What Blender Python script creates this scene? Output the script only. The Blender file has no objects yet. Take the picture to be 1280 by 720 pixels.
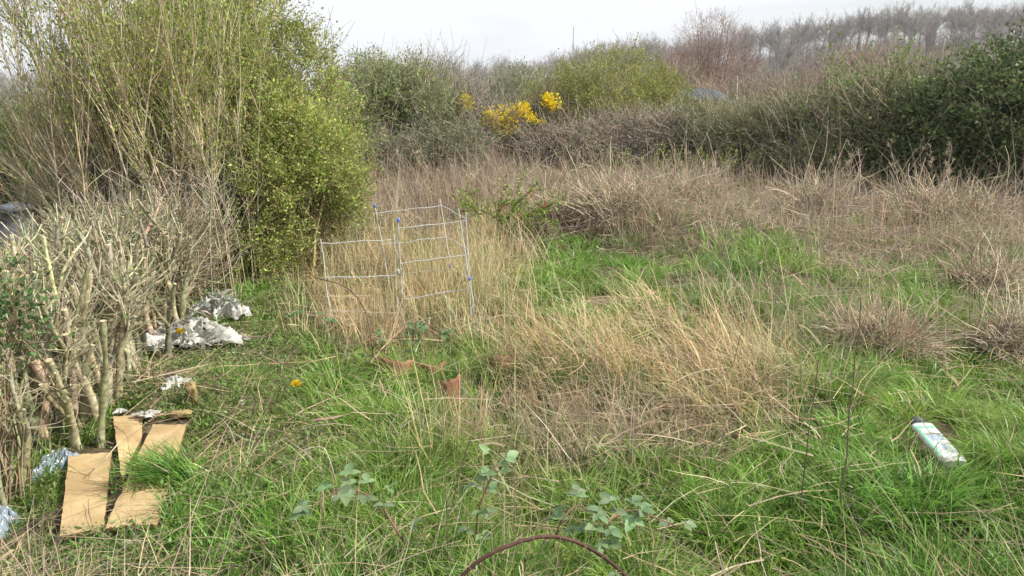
import bpy, math
import numpy as np
rng = np.random.default_rng(11)
R = math.radians
scene = bpy.context.scene
C = scene.collection

# ------------------------------------------------------------------ camera, sky, sun, exposure
PITCH = R(14.0); CAMZ = 1.6; FPX = 1000.0
cam = bpy.data.cameras.new('camera'); cam.lens = 36 * FPX / 1280; cam.sensor_width = 36
cam.clip_start = 0.05; cam.clip_end = 8000
co = bpy.data.objects.new('camera', cam); C.objects.link(co)
co.location = (0, 0, CAMZ); co.rotation_euler = (math.pi / 2 - PITCH, 0, 0)
scene.camera = co

SUN_EL, SUN_AZ = R(43), R(96)          # azimuth measured from +Y towards +X
world = bpy.data.worlds.new('World'); scene.world = world; world.use_nodes = True
nt = world.node_tree; nt.nodes.clear()
wo = nt.nodes.new('ShaderNodeOutputWorld'); bg = nt.nodes.new('ShaderNodeBackground')
sky = nt.nodes.new('ShaderNodeTexSky'); sky.sky_type = 'NISHITA'; sky.sun_disc = False
sky.sun_elevation = SUN_EL; sky.sun_rotation = SUN_AZ; sky.air_density = 1.2; sky.dust_density = 2.0
tc = nt.nodes.new('ShaderNodeTexCoord'); mp = nt.nodes.new('ShaderNodeMapping')
mp.inputs['Scale'].default_value = (1.4, 1.4, 7.0); mp.inputs['Location'].default_value = (0.3, 0.1, 0.4)
no = nt.nodes.new('ShaderNodeTexNoise'); no.inputs['Scale'].default_value = 1.5
no.inputs['Detail'].default_value = 6; no.inputs['Roughness'].default_value = 0.55
cr = nt.nodes.new('ShaderNodeValToRGB')
cr.color_ramp.elements[0].position = 0.30; cr.color_ramp.elements[0].color = (.50, .50, .50, 1)
cr.color_ramp.elements[1].position = 0.55; cr.color_ramp.elements[1].color = (.97, .97, .97, 1)
mx = nt.nodes.new('ShaderNodeMix'); mx.data_type = 'RGBA'
nt.links.new(tc.outputs['Generated'], mp.inputs['Vector']); nt.links.new(mp.outputs['Vector'], no.inputs['Vector'])
nt.links.new(no.outputs['Fac'], cr.inputs['Fac']); nt.links.new(cr.outputs['Color'], mx.inputs['Factor'])
nt.links.new(sky.outputs['Color'], mx.inputs['A']); mx.inputs['B'].default_value = (8.4, 8.6, 9.0, 1)
nt.links.new(mx.outputs['Result'], bg.inputs['Color']); bg.inputs['Strength'].default_value = 0.10
nt.links.new(bg.outputs['Background'], wo.inputs['Surface'])

sl = bpy.data.lights.new('sun', 'SUN'); sl.energy = 5.0; sl.angle = R(0.7); sl.color = (1.0, .95, .86)
so = bpy.data.objects.new('sun', sl); C.objects.link(so)
sd = np.array([math.sin(SUN_AZ) * math.cos(SUN_EL), math.cos(SUN_AZ) * math.cos(SUN_EL), math.sin(SUN_EL)])
from mathutils import Vector
so.rotation_euler = Vector(sd).to_track_quat('Z', 'Y').to_euler(); so.location = (0, 0, 30)
vs = scene.view_settings
vs.view_transform = 'Standard'; vs.look = 'None'; vs.exposure = 0.33; vs.gamma = 1; vs.use_curve_mapping = False
scene.cycles.max_bounces = 6; scene.cycles.diffuse_bounces = 3; scene.cycles.transmission_bounces = 4
scene.cycles.glossy_bounces = 2; scene.cycles.transparent_max_bounces = 8

# ------------------------------------------------------------------ terrain function and pixel <-> place helpers
F = np.array([0, math.cos(PITCH), -math.sin(PITCH)]); U = np.array([0, math.sin(PITCH), math.cos(PITCH)])

def ray(px, py):
    return F + np.array([1, 0, 0]) * ((px - 640) / FPX) - U * ((py - 360) / FPX)

def at(px, py, Y):
    d = ray(px, py); return np.array([0, 0, CAMZ]) + d * (Y / d[1])

def proj(x, y, z):
    dz = z - CAMZ
    dep = np.maximum(y * F[1] + dz * F[2], 0.05)
    return 640 + FPX * x / dep, 360 - FPX * (y * U[1] + dz * U[2]) / dep

def sst(a, b, v):
    t = np.clip((v - a) / (b - a), 0, 1); return t * t * (3 - 2 * t)

RX = np.array([-900, -300, -160, -85, -40, -10, 15, 45, 78, 102, 135, 160, 300, 900.])
RZ = np.array([-2, -1, -1, -3, -3, 0.5, 3, 5.5, 9.5, 13, 15, 14.5, 11, 2.])

def H(x, y):
    x = np.asarray(x, float); y = np.asarray(y, float)
    near = 1 - sst(22, 45, y)
    z = near * (0.035 * np.sin(2.1 * x + 1.3 * y) + 0.03 * np.sin(3.7 * x - 2.9 * y + 1) + 0.02 * np.sin(6.1 * y + 2.2 * x))
    z = z + 0.22 * np.exp(-((x - 2.1) / 1.3) ** 2 - ((y - 8.6) / .9) ** 2)
    z = z + 0.10 * np.exp(-((x - 1.9) / .6) ** 2 - ((y - 2.9) / .5) ** 2)
    z = z - 1.25 * sst(-4.2, -8.5, x) * sst(6, 11, y) * near * 1.0
    far = sst(28, 70, y)
    z = z * (1 - far) - 7 * far
    ridge = np.interp(x, RX, RZ)
    z = z + (ridge + 7) * sst(95, 245, y)
    z = z - 10 * sst(300, 900, y)
    return z

def G(px, py, up=0.0):
    d = ray(px, py); t = (CAMZ) / max(1e-3, -d[2])
    for _ in range(12):
        p = np.array([0, 0, CAMZ]) + d * t
        t = (CAMZ - float(H(p[0], p[1])) - up) / max(1e-3, -d[2])
    p = np.array([0, 0, CAMZ]) + d * t
    return p

# ------------------------------------------------------------------ materials
def mat_veg(name, trans=0.3, rough=0.55, spec=0.35, var=0.25):
    m = bpy.data.materials.new(name); m.use_nodes = True
    t = m.node_tree; n = t.nodes; b = n['Principled BSDF']; out = n['Material Output']
    a = n.new('ShaderNodeAttribute'); a.attribute_name = 'Col'
    ns = n.new('ShaderNodeTexNoise'); ns.inputs['Scale'].default_value = 9; ns.inputs['Detail'].default_value = 4
    g = n.new('ShaderNodeNewGeometry'); t.links.new(g.outputs['Position'], ns.inputs['Vector'])
    mr = n.new('ShaderNodeMapRange'); mr.inputs['From Min'].default_value = .3; mr.inputs['From Max'].default_value = .7
    mr.inputs['To Min'].default_value = 1 - var; mr.inputs['To Max'].default_value = 1 + var
    t.links.new(ns.outputs['Fac'], mr.inputs['Value'])
    mul = n.new('ShaderNodeVectorMath'); mul.operation = 'SCALE'
    t.links.new(a.outputs['Color'], mul.inputs[0]); t.links.new(mr.outputs['Result'], mul.inputs['Scale'])
    t.links.new(mul.outputs['Vector'], b.inputs['Base Color'])
    b.inputs['Roughness'].default_value = rough; b.inputs['Specular IOR Level'].default_value = spec
    if trans > 0:
        tr = n.new('ShaderNodeBsdfTranslucent'); ms = n.new('ShaderNodeMixShader'); ms.inputs['Fac'].default_value = trans
        t.links.new(mul.outputs['Vector'], tr.inputs['Color'])
        t.links.new(b.outputs['BSDF'], ms.inputs[1]); t.links.new(tr.outputs['BSDF'], ms.inputs[2])
        t.links.new(ms.outputs['Shader'], out.inputs['Surface'])
    return m

def mat_noise(name, c1, c2, scale=8, rough=0.7, spec=0.3, bump=0.3, metal=0, c3=None, trans=0, bdist=0.01, detail=8):
    m = bpy.data.materials.new(name); m.use_nodes = True
    t = m.node_tree; n = t.nodes; b = n['Principled BSDF']
    tcx = n.new('ShaderNodeTexCoord'); ns = n.new('ShaderNodeTexNoise')
    ns.inputs['Scale'].default_value = scale; ns.inputs['Detail'].default_value = detail; ns.inputs['Roughness'].default_value = .65
    t.links.new(tcx.outputs['Object'], ns.inputs['Vector'])
    r = n.new('ShaderNodeValToRGB'); e = r.color_ramp.elements
    e[0].position = .34 if name != 'cardboard_face' else .42; e[0].color = (*c1, 1); e[1].position = .64; e[1].color = (*c2, 1)
    if c3:
        x = r.color_ramp.elements.new(.74); x.color = (*c3, 1)
    t.links.new(ns.outputs['Fac'], r.inputs['Fac']); t.links.new(r.outputs['Color'], b.inputs['Base Color'])
    bp = n.new('ShaderNodeBump'); bp.inputs['Strength'].default_value = bump; bp.inputs['Distance'].default_value = bdist
    n2 = n.new('ShaderNodeTexNoise'); n2.inputs['Scale'].default_value = scale * 4; n2.inputs['Detail'].default_value = 6
    t.links.new(tcx.outputs['Object'], n2.inputs['Vector'])
    t.links.new(n2.outputs['Fac'], bp.inputs['Height']); t.links.new(bp.outputs['Normal'], b.inputs['Normal'])
    b.inputs['Roughness'].default_value = rough; b.inputs['Specular IOR Level'].default_value = spec; b.inputs['Metallic'].default_value = metal
    if trans:
        b.inputs['Transmission Weight'].default_value = trans; b.inputs['IOR'].default_value = 1.15
    return m

M_grass = mat_veg('grass_blade', .38, .42, .45)
M_straw = mat_veg('dry_straw', .22, .6, .3)
M_leaf = mat_veg('leaf', .34, .52, .35)
M_twig = mat_veg('bark_twig', 0, .75, .2, .35)
M_bark = mat_veg('knobbly_bark', 0, .8, .2, .5)
for nd in M_bark.node_tree.nodes:
    if nd.type == 'TEX_NOISE': nd.inputs['Scale'].default_value = 45
M_petal = mat_veg('petal', .35, .6, .2, .1)
M_soil = mat_noise('soil', (.06, .05, .033), (.17, .14, .085), 6, .95, .1, 1.0, c3=(.10, .12, .045), bdist=.03)
M_card = mat_noise('cardboard_face', (.34, .24, .12), (.54, .40, .21), 4, .85, .2, .35, c3=(.40, .275, .15), bdist=.003)
M_edge = mat_noise('cardboard_edge', (.16, .07, .04), (.30, .17, .09), 60, .9, .1, .5, bdist=.002)
M_plastic = mat_noise('plastic_sheet', (.34, .33, .28), (.55, .55, .51), 9, .35, .5, .4, c3=(.70, .70, .68), bdist=.01)
M_film = mat_veg('torn_film', .45, .35, .5, .3)
M_bluebag = mat_noise('blue_film', (.15, .20, .24), (.30, .37, .43), 7, .18, .7, .5, bdist=.008)
M_white = mat_noise('white_coated_rod', (.42, .42, .39), (.66, .66, .63), 30, .45, .4, .2, bdist=.001)
M_blue = mat_noise('blue_cap', (.10, .14, .42), (.16, .22, .55), 30, .4, .5, .1)
M_clay = mat_noise('terracotta', (.20, .10, .06), (.36, .18, .11), 18, .85, .2, .6, c3=(.20, .14, .08), bdist=.003)
M_black = mat_noise('black_plastic', (.06, .068, .078), (.12, .135, .15), 9, .5, .4, .2)
M_wood = mat_noise('old_wood', (.20, .14, .07), (.42, .33, .16), 12, .9, .2, .9, c3=(.12, .07, .04), bdist=.006)
M_roof = mat_noise('weathered_sheet', (.05, .06, .06), (.12, .135, .135), 3, .7, .3, .3)
M_metal = mat_noise('rusty_metal', (.30, .28, .25), (.50, .48, .45), 8, .6, .4, .3)
M_stone = mat_noise('flint', (.22, .19, .15), (.48, .45, .38), 14, .8, .3, .6, bdist=.006)

# ------------------------------------------------------------------ mesh toolkit
def tag(o, label=None, cat=None, group=None, kind=None):
    if label: o['label'] = label
    if cat: o['category'] = cat
    if group: o['group'] = group
    if kind: o['kind'] = kind
    return o

def thing(name, label, cat, loc=(0, 0, 0), group=None):
    o = bpy.data.objects.new(name, None); C.objects.link(o); o.location = tuple(map(float, loc)); o.empty_display_size = .1
    return tag(o, label, cat, group)

class Geo:
    def __init__(s): s.V = []; s.Q = []; s.T = []; s.c = []; s.n = 0
    def add(s, V, Q=None, T=None, col=None):
        V = np.asarray(V, float).reshape(-1, 3); k = len(V)
        s.V.append(V)
        if Q is not None and len(Q): s.Q.append(np.asarray(Q).reshape(-1, 4) + s.n)
        if T is not None and len(T): s.T.append(np.asarray(T).reshape(-1, 3) + s.n)
        if col is None: col = (.5, .5, .5)
        col = np.asarray(col, float)
        if col.ndim == 1: col = np.tile(col, (k, 1))
        s.c.append(col); s.n += k
    def build(s, name, mat, parent=None, smooth=True):
        me = bpy.data.meshes.new(name)
        V = np.concatenate(s.V); c = np.concatenate(s.c)
        Q = np.concatenate(s.Q) if s.Q else np.zeros((0, 4), int); T = np.concatenate(s.T) if s.T else np.zeros((0, 3), int)
        if parent is not None: V = V - np.array(parent.matrix_basis.translation)
        nq, ntr = len(Q), len(T)
        me.vertices.add(len(V)); me.vertices.foreach_set('co', V.astype(np.float32).ravel())
        me.loops.add(nq * 4 + ntr * 3); me.polygons.add(nq + ntr)
        me.loops.foreach_set('vertex_index', np.concatenate([Q.ravel(), T.ravel()]).astype(np.int32))
        ls = np.concatenate([np.arange(nq) * 4, nq * 4 + np.arange(ntr) * 3]).astype(np.int32)
        me.polygons.foreach_set('loop_start', ls)
        if smooth: me.polygons.foreach_set('use_smooth', np.ones(nq + ntr, bool))
        me.update(calc_edges=True)
        a = me.color_attributes.new('Col', 'FLOAT_COLOR', 'POINT')
        a.data.foreach_set('color', np.concatenate([np.clip(c, 0, 1), np.ones((len(c), 1))], 1).astype(np.float32).ravel())
        me.materials.append(mat)
        o = bpy.data.objects.new(name, me); C.objects.link(o)
        if parent is not None: o.parent = parent
        return o

def nrm(v): return v / np.maximum(np.linalg.norm(v, axis=-1, keepdims=True), 1e-9)

def cols(n, base, var=.15, alt=None, altp=0.0):
    base = np.array(base, float); c = np.tile(base, (n, 1))
    if alt is not None:
        t = np.clip(rng.normal(altp, .3, (n, 1)), 0, 1); c = c * (1 - t) + np.array(alt) * t
    c = c * np.exp(rng.normal(0, var, (n, 1))) * np.exp(rng.normal(0, var * .35, (n, 3)))
    return np.clip(c, 0, .9)

def curves(P0, az, th0, th1, L, k=5, wob=0.0):
    n = len(P0); s = np.linspace(0, 1, k)[None, :]
    th = th0[:, None] + (th1 - th0)[:, None] * s[:, :]
    a = az[:, None] + (rng.normal(0, 1, (n, k)).cumsum(1) * wob if wob else 0)
    if wob: th = th + rng.normal(0, wob * .6, (n, k))
    D = np.stack([np.sin(th) * np.cos(a), np.sin(th) * np.sin(a), np.cos(th)], -1)
    st = (L / (k - 1))[:, None, None]
    P = np.zeros((n, k, 3)); P[:, 0] = P0
    P[:, 1:] = P0[:, None] + np.cumsum(D[:, :-1] * st, 1)
    return P

def grow(P0, D0, L, k=5, up=0.1, wob=.1):
    n = len(P0); P = np.zeros((n, k, 3)); P[:, 0] = P0; d = nrm(np.asarray(D0, float))
    L = np.broadcast_to(L, (n,)); st = (L / (k - 1))[:, None]
    for j in range(1, k):
        P[:, j] = P[:, j - 1] + d * st
        d = nrm(d + rng.normal(0, wob, (n, 3)) + np.array([0, 0, up]))
    return P

def branch(P, m, L, ang=.8, s0=.2, s1=1., k=5, up=.1, wob=.1, dmin=None):
    n, kk = P.shape[:2]; i = rng.integers(0, n, m); s = rng.uniform(s0, s1, m) * (kk - 1.001)
    j = s.astype(int); f = (s - j)[:, None]
    a, b = P[i, j], P[i, j + 1]; base = a * (1 - f) + b * f
    d = nrm(nrm(b - a) + ang * nrm(rng.normal(0, 1, (m, 3))))
    d[:, 2] = np.maximum(d[:, 2], dmin) if dmin is not None else d[:, 2]
    L = L * rng.uniform(.5, 1.2, m)
    return grow(base, d, L, k, up, wob), s / (kk - 1)

def taper(n, k, r0, r1):
    s = np.linspace(0, 1, k)[None]; r0 = np.broadcast_to(r0, (n,))[:, None]; r1 = np.broadcast_to(r1, (n,))[:, None]
    return r0 * (1 - s) + r1 * s

def tubes(g, P, Rr, col, sides=3, cap=False, capcol=None):
    n, k = P.shape[:2]
    T = np.gradient(P, axis=1); T = nrm(T)
    ref = np.where(np.abs(T[..., 2:3]) > .9, np.array([1., 0, 0]), np.array([0, 0, 1.]))
    if k > 1:
        ref = np.tile(ref[:, :1], (1, k, 1)) + .001
    u = nrm(np.cross(T, ref)); v = np.cross(T, u)
    a = np.arange(sides) * 2 * math.pi / sides
    ring = P[:, :, None] + Rr[:, :, None, None] * (np.cos(a)[None, None, :, None] * u[:, :, None] + np.sin(a)[None, None, :, None] * v[:, :, None])
    idx = np.arange(n * k * sides).reshape(n, k, sides)
    q = np.stack([idx[:, :-1], np.roll(idx, -1, 2)[:, :-1], np.roll(idx, -1, 2)[:, 1:], idx[:, 1:]], -1).reshape(-1, 4)
    col = np.asarray(col, float)
    if col.ndim == 1: col = np.tile(col, (n, 1))
    cc = np.repeat(col, k * sides, 0)
    g.add(ring.reshape(-1, 3), q, None, cc)
    if cap:
        cv = np.concatenate([ring[:, -1], (P[:, -1] + T[:, -1] * Rr[:, -1:] * .15)[:, None]], 1)
        m = sides + 1; ii = np.arange(n)[:, None] * m; jj = np.arange(sides)[None]
        t = np.stack([ii + jj, ii + (jj + 1) % sides, np.broadcast_to(ii + sides, (n, sides))], -1).reshape(-1, 3)
        g.add(cv.reshape(-1, 3), None, t, capcol if capcol is not None else cc[:n * m])

def ribbons(g, P, w, col, tip=.12, az=None, tcol=None):
    n, k = P.shape[:2]; T = nrm(np.gradient(P, axis=1))
    if az is None: az = rng.uniform(0, 2 * math.pi, n)
    side = np.stack([-np.sin(az), np.cos(az), np.zeros(n)], -1)[:, None]
    u = nrm(side - T * (side * T).sum(-1, keepdims=True))
    s = np.linspace(0, 1, k)[None]; W = w[:, None] * (tip + (1 - tip) * (1 - s ** 1.8)) * .5
    a = P - u * W[..., None]; b = P + u * W[..., None]
    V = np.stack([a, b], 2); idx = np.arange(n * k * 2).reshape(n, k, 2)
    q = np.stack([idx[:, :-1, 0], idx[:, :-1, 1], idx[:, 1:, 1], idx[:, 1:, 0]], -1).reshape(-1, 4)
    cc = np.repeat(col[:, None], k, 1)
    if tcol is not None:
        f = (s ** 2)[..., None] * .8; cc = cc * (1 - f) + tcol[:, None] * f
    g.add(V.reshape(-1, 3), q, None, np.repeat(cc.reshape(-1, 3), 2, 0))

def leaves(g, P, D, size, aspect, col):
    n = len(P); D = nrm(D); r = nrm(rng.normal(0, 1, (n, 3)) + np.array([0, 0, .6])); w = nrm(np.cross(D, r)); nn = np.cross(w, D)
    size = np.broadcast_to(size, (n,))[:, None]
    V = np.stack([P, P + D * size * .45 + w * size * aspect * .5 + nn * size * .08, P + D * size, P + D * size * .45 - w * size * aspect * .5 + nn * size * .08], 1)
    g.add(V.reshape(-1, 3), np.arange(n * 4).reshape(n, 4), None, np.repeat(col, 4, 0))

def sn3(P, f, ph=0.):
    x, y, z = P[..., 0] * f + ph, P[..., 1] * f + ph * 1.7, P[..., 2] * f - ph
    return (np.sin(x + 1.3 * np.sin(y * 1.1 + z)) + np.sin(1.7 * y + 1.1 * np.sin(z * 1.3 - x)) + np.sin(1.5 * z + 1.2 * np.sin(x * 1.4 + y * .7))) / 3

def box(g, c, s, rotz=0., col=(.5, .5, .5), rx=0.):
    V = np.array([[x, y, z] for x in (-.5, .5) for y in (-.5, .5) for z in (-.5, .5)]) * np.array(s)
    a = rx; V = V @ np.array([[1, 0, 0], [0, math.cos(a), math.sin(a)], [0, -math.sin(a), math.cos(a)]])
    a = rotz; V = V @ np.array([[math.cos(a), math.sin(a), 0], [-math.sin(a), math.cos(a), 0], [0, 0, 1]])
    g.add(V + np.array(c), [[0, 1, 3, 2], [4, 6, 7, 5], [0, 4, 5, 1], [2, 3, 7, 6], [0, 2, 6, 4], [1, 5, 7, 3]], None, col)

# ------------------------------------------------------------------ ground sheet
def axis(dense0, dense1, step, far, n=34):
    a = np.arange(dense0, dense1, step); r = np.geomspace(step, far, n).cumsum()
    r = r / r[-1] * far
    r = r[r > step]
    return np.concatenate([(dense0 - r)[::-1], a, dense1 + r])
gx = axis(-9, 11, .12, 3000); gy = np.concatenate([-np.geomspace(1, 600, 10)[::-1], np.arange(-.5, 24, .12), 24 + np.geomspace(.5, 4000, 60)])
X, Y = np.meshgrid(gx, gy); Z = H(X, Y)
msk = (np.abs(X) < 14) & (Y < 30)
Z = Z + msk * .012 * rng.normal(0, 1, Z.shape)
g = Geo(); i = np.arange(X.size).reshape(X.shape)
g.add(np.stack([X, Y, Z], -1), np.stack([i[:-1, :-1], i[:-1, 1:], i[1:, 1:], i[1:, :-1]], -1))
tag(g.build('ground', M_soil), kind='structure')

# ------------------------------------------------------------------ far wood on the ridge
TW_C = (.28, .255, .235)
def bare_tree_mesh(h, seed, tw=.035, colr=TW_C, crown=.40, ntw=1500, nb=26):
    tr = Geo(); cw = Geo()
    trunk = grow(np.array([[0, 0, -.3]]), np.array([[rng.normal(0, .04), rng.normal(0, .04), 1]]), h * .8, 7, .02, .05)
    tubes(tr, trunk, taper(1, 7, h * .022, h * .006), cols(1, np.array(colr) * .8), 6)
    b1, s = branch(trunk, nb, h * crown, .95, .42, 1., 6, .13, .12)
    tubes(cw, b1, taper(nb, 6, h * .0075, h * .003), cols(nb, np.array(colr) * .85), 3)
    b2, s = branch(b1, nb * 7, h * crown * .5, .7, .2, 1., 5, .12, .14)
    tubes(cw, b2, taper(len(b2), 5, tw * 1.0, tw * .6), cols(len(b2), colr), 3)
    b3, s = branch(b2, ntw, h * crown * .24, .8, .15, 1., 3, .1, .1)
    tubes(cw, b3, taper(len(b3), 3, tw * .55, tw * .35), cols(len(b3), np.array(colr) * 1.1, .2), 3)
    return tr, cw, b3

protos = []
for v in range(6):
    tr, cw, _ = bare_tree_mesh(11, v, .021)
    root = thing('bare_tree', 'leafless grey-brown tree in the wood on the distant ridge', 'tree', (0, 0, 0), 'bare trees of the far wood')
    a = tr.build('trunk', M_twig, root); b = cw.build('crown', M_twig, root)
    protos.append((root, a, b))
slots = []
for Yr, n_, x0, x1 in ((250, 52, 20, 175), (243, 40, 15, 175), (252, 26, -60, 25), (215, 30, -30, 150), (190, 26, -30, 130), (160, 20, -28, 110), (262, 26, -60, 30), (235, 16, -150, -95), (200, 12, -130, -78), (130, 14, -10, 90)):
    for j in range(n_):
        x = x0 + (x1 - x0) * (j + rng.uniform(.1, .9)) / n_; y = Yr + rng.uniform(-8, 8)
        slots.append((x, y))
used = [False] * 6
for (x, y) in slots:
    k = int(rng.integers(0, 6)); r, a, b = protos[k]
    if used[k]:
        r = r.copy(); C.objects.link(r)
        for ch in (a, b):
            c2 = ch.copy(); C.objects.link(c2); c2.parent = r
    used[k] = True
    sc_ = rng.uniform(.70, .92) * (1.0 if x > 20 else .8)
    r.location = (x, y, float(H(x, y)) - .2); r.rotation_euler = (0, 0, rng.uniform(0, 6.28)); r.scale = (sc_ * 1.25, sc_ * 1.25, sc_)

# scrub and undergrowth on the far slope (one uncountable mass)
g = Geo(); n = 36000
x = rng.uniform(-150, 190, n); y = rng.uniform(75, 262, n)
P0 = np.stack([x, y, H(x, y) - .2], -1)
P = grow(P0, nrm(rng.normal(0, .35, (n, 3)) + [0, 0, 1]), rng.uniform(1.2, 4.6, n), 4, .05, .18)
tubes(g, P, taper(n, 4, .06, .025), cols(n, (.26, .23, .195), .25, (.17, .17, .12), .15), 3)
tag(g.build('woodland', M_twig), 'grey-brown bare undergrowth massed under the trees of the far slope', 'wood', kind='stuff')

# ------------------------------------------------------------------ shrubs
def ell(px, py, Yd, rpx, rpy, rd):
    c = at(px, py, Yd); s = Yd / FPX
    return np.array([c[0], c[1], c[2], rpx * s, rd, rpy * s])

def vol_points(ells, n, bias=.45, noise_f=2.2, thr=-.35, ph=0., zmin=.05):
    E = np.array(ells); w = (E[:, 3] * E[:, 5] * E[:, 4]) ** .75; w = w / w.sum()
    out = []; tot = 0
    while tot < n:
        m = n * 2; i = rng.choice(len(E), m, p=w); d = nrm(rng.normal(0, 1, (m, 3)))
        r = rng.uniform(0, 1, m) ** (bias); e = E[i]
        bump = 1 + .13 * sn3(d * 3 + e[:, :3], 1.9, ph)
        P = e[:, :3] + d * (r * bump)[:, None] * e[:, 3:6]
        ok = (sn3(P, noise_f, ph) > thr + rng.normal(0, .2, m)) & (P[:, 2] > H(P[:, 0], P[:, 1]) + zmin)
        out.append(np.concatenate([P[ok], d[ok], i[ok, None]], 1)); tot += ok.sum()
    o = np.concatenate(out)[:n]
    return o[:, :3], o[:, 3:6], o[:, 6].astype(int)

def envelope_bush(name, label, cat, base, ells, n_limb, n_twig, twig_len, tw_r, tw_col, n_leaf, lsize, lasp, lcol, lalt=None, laltp=0., lvar=.2,
                  bias=.45, up=.25, thr=-.35, nf=2.2, ph=0., flowers=None, group=None, limb_r=.02, base_sp=.5, leaf_mat=None, tw_up=.08, tw_wob=.14, shoot=.035):
    root = thing(name, label, cat, base, group); base = np.array(base, float)
    st = Geo()
    # limbs from the ground up into the crown
    Pe, de, ie = vol_points(ells, n_limb, .7, nf, -.8, ph)
    b0 = np.array(base)[None] + np.concatenate([rng.normal(0, base_sp, (n_limb, 1)), rng.normal(0, base_sp * .5, (n_limb, 1)), np.zeros((n_limb, 1))], 1)
    b0[:, 0] = b0[:, 0] * .6 + Pe[:, 0] * .4; b0[:, 2] = H(b0[:, 0], b0[:, 1]) - .05
    s = np.linspace(0, 1, 7)[None, :, None]; mid = (b0 + Pe) / 2 + np.array([0, 0, .12]) * np.linalg.norm(Pe - b0, axis=1)[:, None]
    L = (1 - s) ** 2 * b0[:, None] + 2 * s * (1 - s) * mid[:, None] + s ** 2 * Pe[:, None]
    L[:, 1:] += rng.normal(0, .02, L[:, 1:].shape)
    tubes(st, L, taper(n_limb, 7, limb_r * rng.uniform(.6, 1.3, n_limb), tw_r), cols(n_limb, np.array(tw_col) * .9, .2), 4)
    # twigs through the volume
    P, d, _ = vol_points(ells, n_twig, bias, nf, thr, ph)
    T = grow(P, d + rng.normal(0, .95, d.shape) + [0, 0, up * 2], rng.uniform(.5, 1.3, n_twig) * twig_len, 4, tw_up, tw_wob)
    tubes(st, T, taper(n_twig, 4, tw_r, tw_r * .5), cols(n_twig, tw_col, .25), 3)
    ns_ = int(n_twig * shoot)
    Ps, ds, _ = vol_points(ells, ns_, .15, nf, thr, ph)
    Sx = grow(Ps, ds * .6 + rng.normal(0, .6, ds.shape) + [0, 0, .6], rng.uniform(1., 2.4, ns_) * twig_len, 7, tw_up * .5, .12)
    tubes(st, Sx, taper(ns_, 7, tw_r * 1.2, tw_r * .5), cols(ns_, np.array(tw_col) * 1.1, .2), 3)
    st.build('stem', M_twig, root)
    if n_leaf:
        fo = Geo(); pw = np.exp(rng.normal(0, .75, n_twig)); i = rng.choice(n_twig, n_leaf, p=pw / pw.sum()); j = rng.integers(0, 3, n_leaf); f = rng.uniform(0, 1, (n_leaf, 1))
        q = T[i, j] * (1 - f) + T[i, j + 1] * f; dd = nrm(T[i, j + 1] - T[i, j]) + .9 * nrm(rng.normal(0, 1, (n_leaf, 3)))
        q = q + rng.normal(0, lsize * .9, q.shape)
        cl = cols(n_leaf, lcol, lvar, lalt, laltp)
        cl = cl * (1 + .25 * sn3(q, 1.6, ph + 3))[:, None]
        leaves(fo, q, dd, lsize * rng.uniform(.5, 1.25, n_leaf), lasp, cl)
        fo.build('foliage', leaf_mat or M_leaf, root)
    if flowers:
        fe, nfw, fsz, fcol = flowers; fl = Geo()
        q, dd, _ = vol_points(fe, nfw, .6, 6., -.1, 2.)
        leaves(fl, q, dd + rng.normal(0, .6, q.shape), fsz * rng.uniform(.5, 1.2, nfw), .8, cols(nfw, fcol, .15))
        fl.build('blossom', M_petal, root)
    return root, st, T

OLV = (.16, .17, .06)
# mid-distance shrubs, back to front
envelope_bush('willow_bush', 'big rounded yellow-green bush behind the grey brambles, right of the yellow flowers', 'bush', G(760, 196),
    [ell(765, 138, 18.6, 82, 72, 1.7), ell(712, 140, 19, 55, 52, 1.4), ell(825, 142, 19, 38, 50, 1.2), ell(675, 158, 19, 42, 40, 1.2)],
    160, 6500, .30, .005, (.26, .23, .11), 70000, .055, .42, (.38, .39, .10), (.22, .28, .08), .3, thr=-.45, up=.5, ph=1.)
envelope_bush('grey_green_shrub', 'pale grey-green shrub behind the yellow flowers', 'bush', G(635, 190),
    [ell(635, 120, 23, 42, 30, 1.), ell(600, 135, 23, 45, 30, 1.), ell(655, 112, 24, 28, 22, .8)],
    70, 2500, .4, .006, (.34, .32, .24), 14000, .06, .4, (.26, .30, .17), thr=-.4, ph=2., up=.5)
envelope_bush('thorn_bush', 'mottled green bush with bare twigs standing over it, beside the tall left bush', 'bush', G(490, 204),
    [ell(455, 145, 16, 48, 66, 1.1), ell(500, 140, 16.5, 62, 62, 1.3), ell(545, 165, 16, 48, 50, 1.), ell(475, 110, 16.5, 40, 30, .8)],
    150, 4500, .34, .005, (.32, .28, .22), 46000, .05, .5, (.21, .28, .075), (.30, .31, .16), .25, ph=3., up=.3)
envelope_bush('bare_thicket', 'grey leafless thicket between the green bush and the yellow flowers', 'bush', G(575, 204),
    [ell(575, 150, 17.5, 42, 50, 1.), ell(545, 120, 19, 40, 40, .9), ell(610, 165, 16.5, 40, 35, .8)],
    220, 4500, .5, .005, (.36, .32, .27), 9000, .045, .5, (.20, .24, .12), ph=4., up=.35, thr=-.6)
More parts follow.
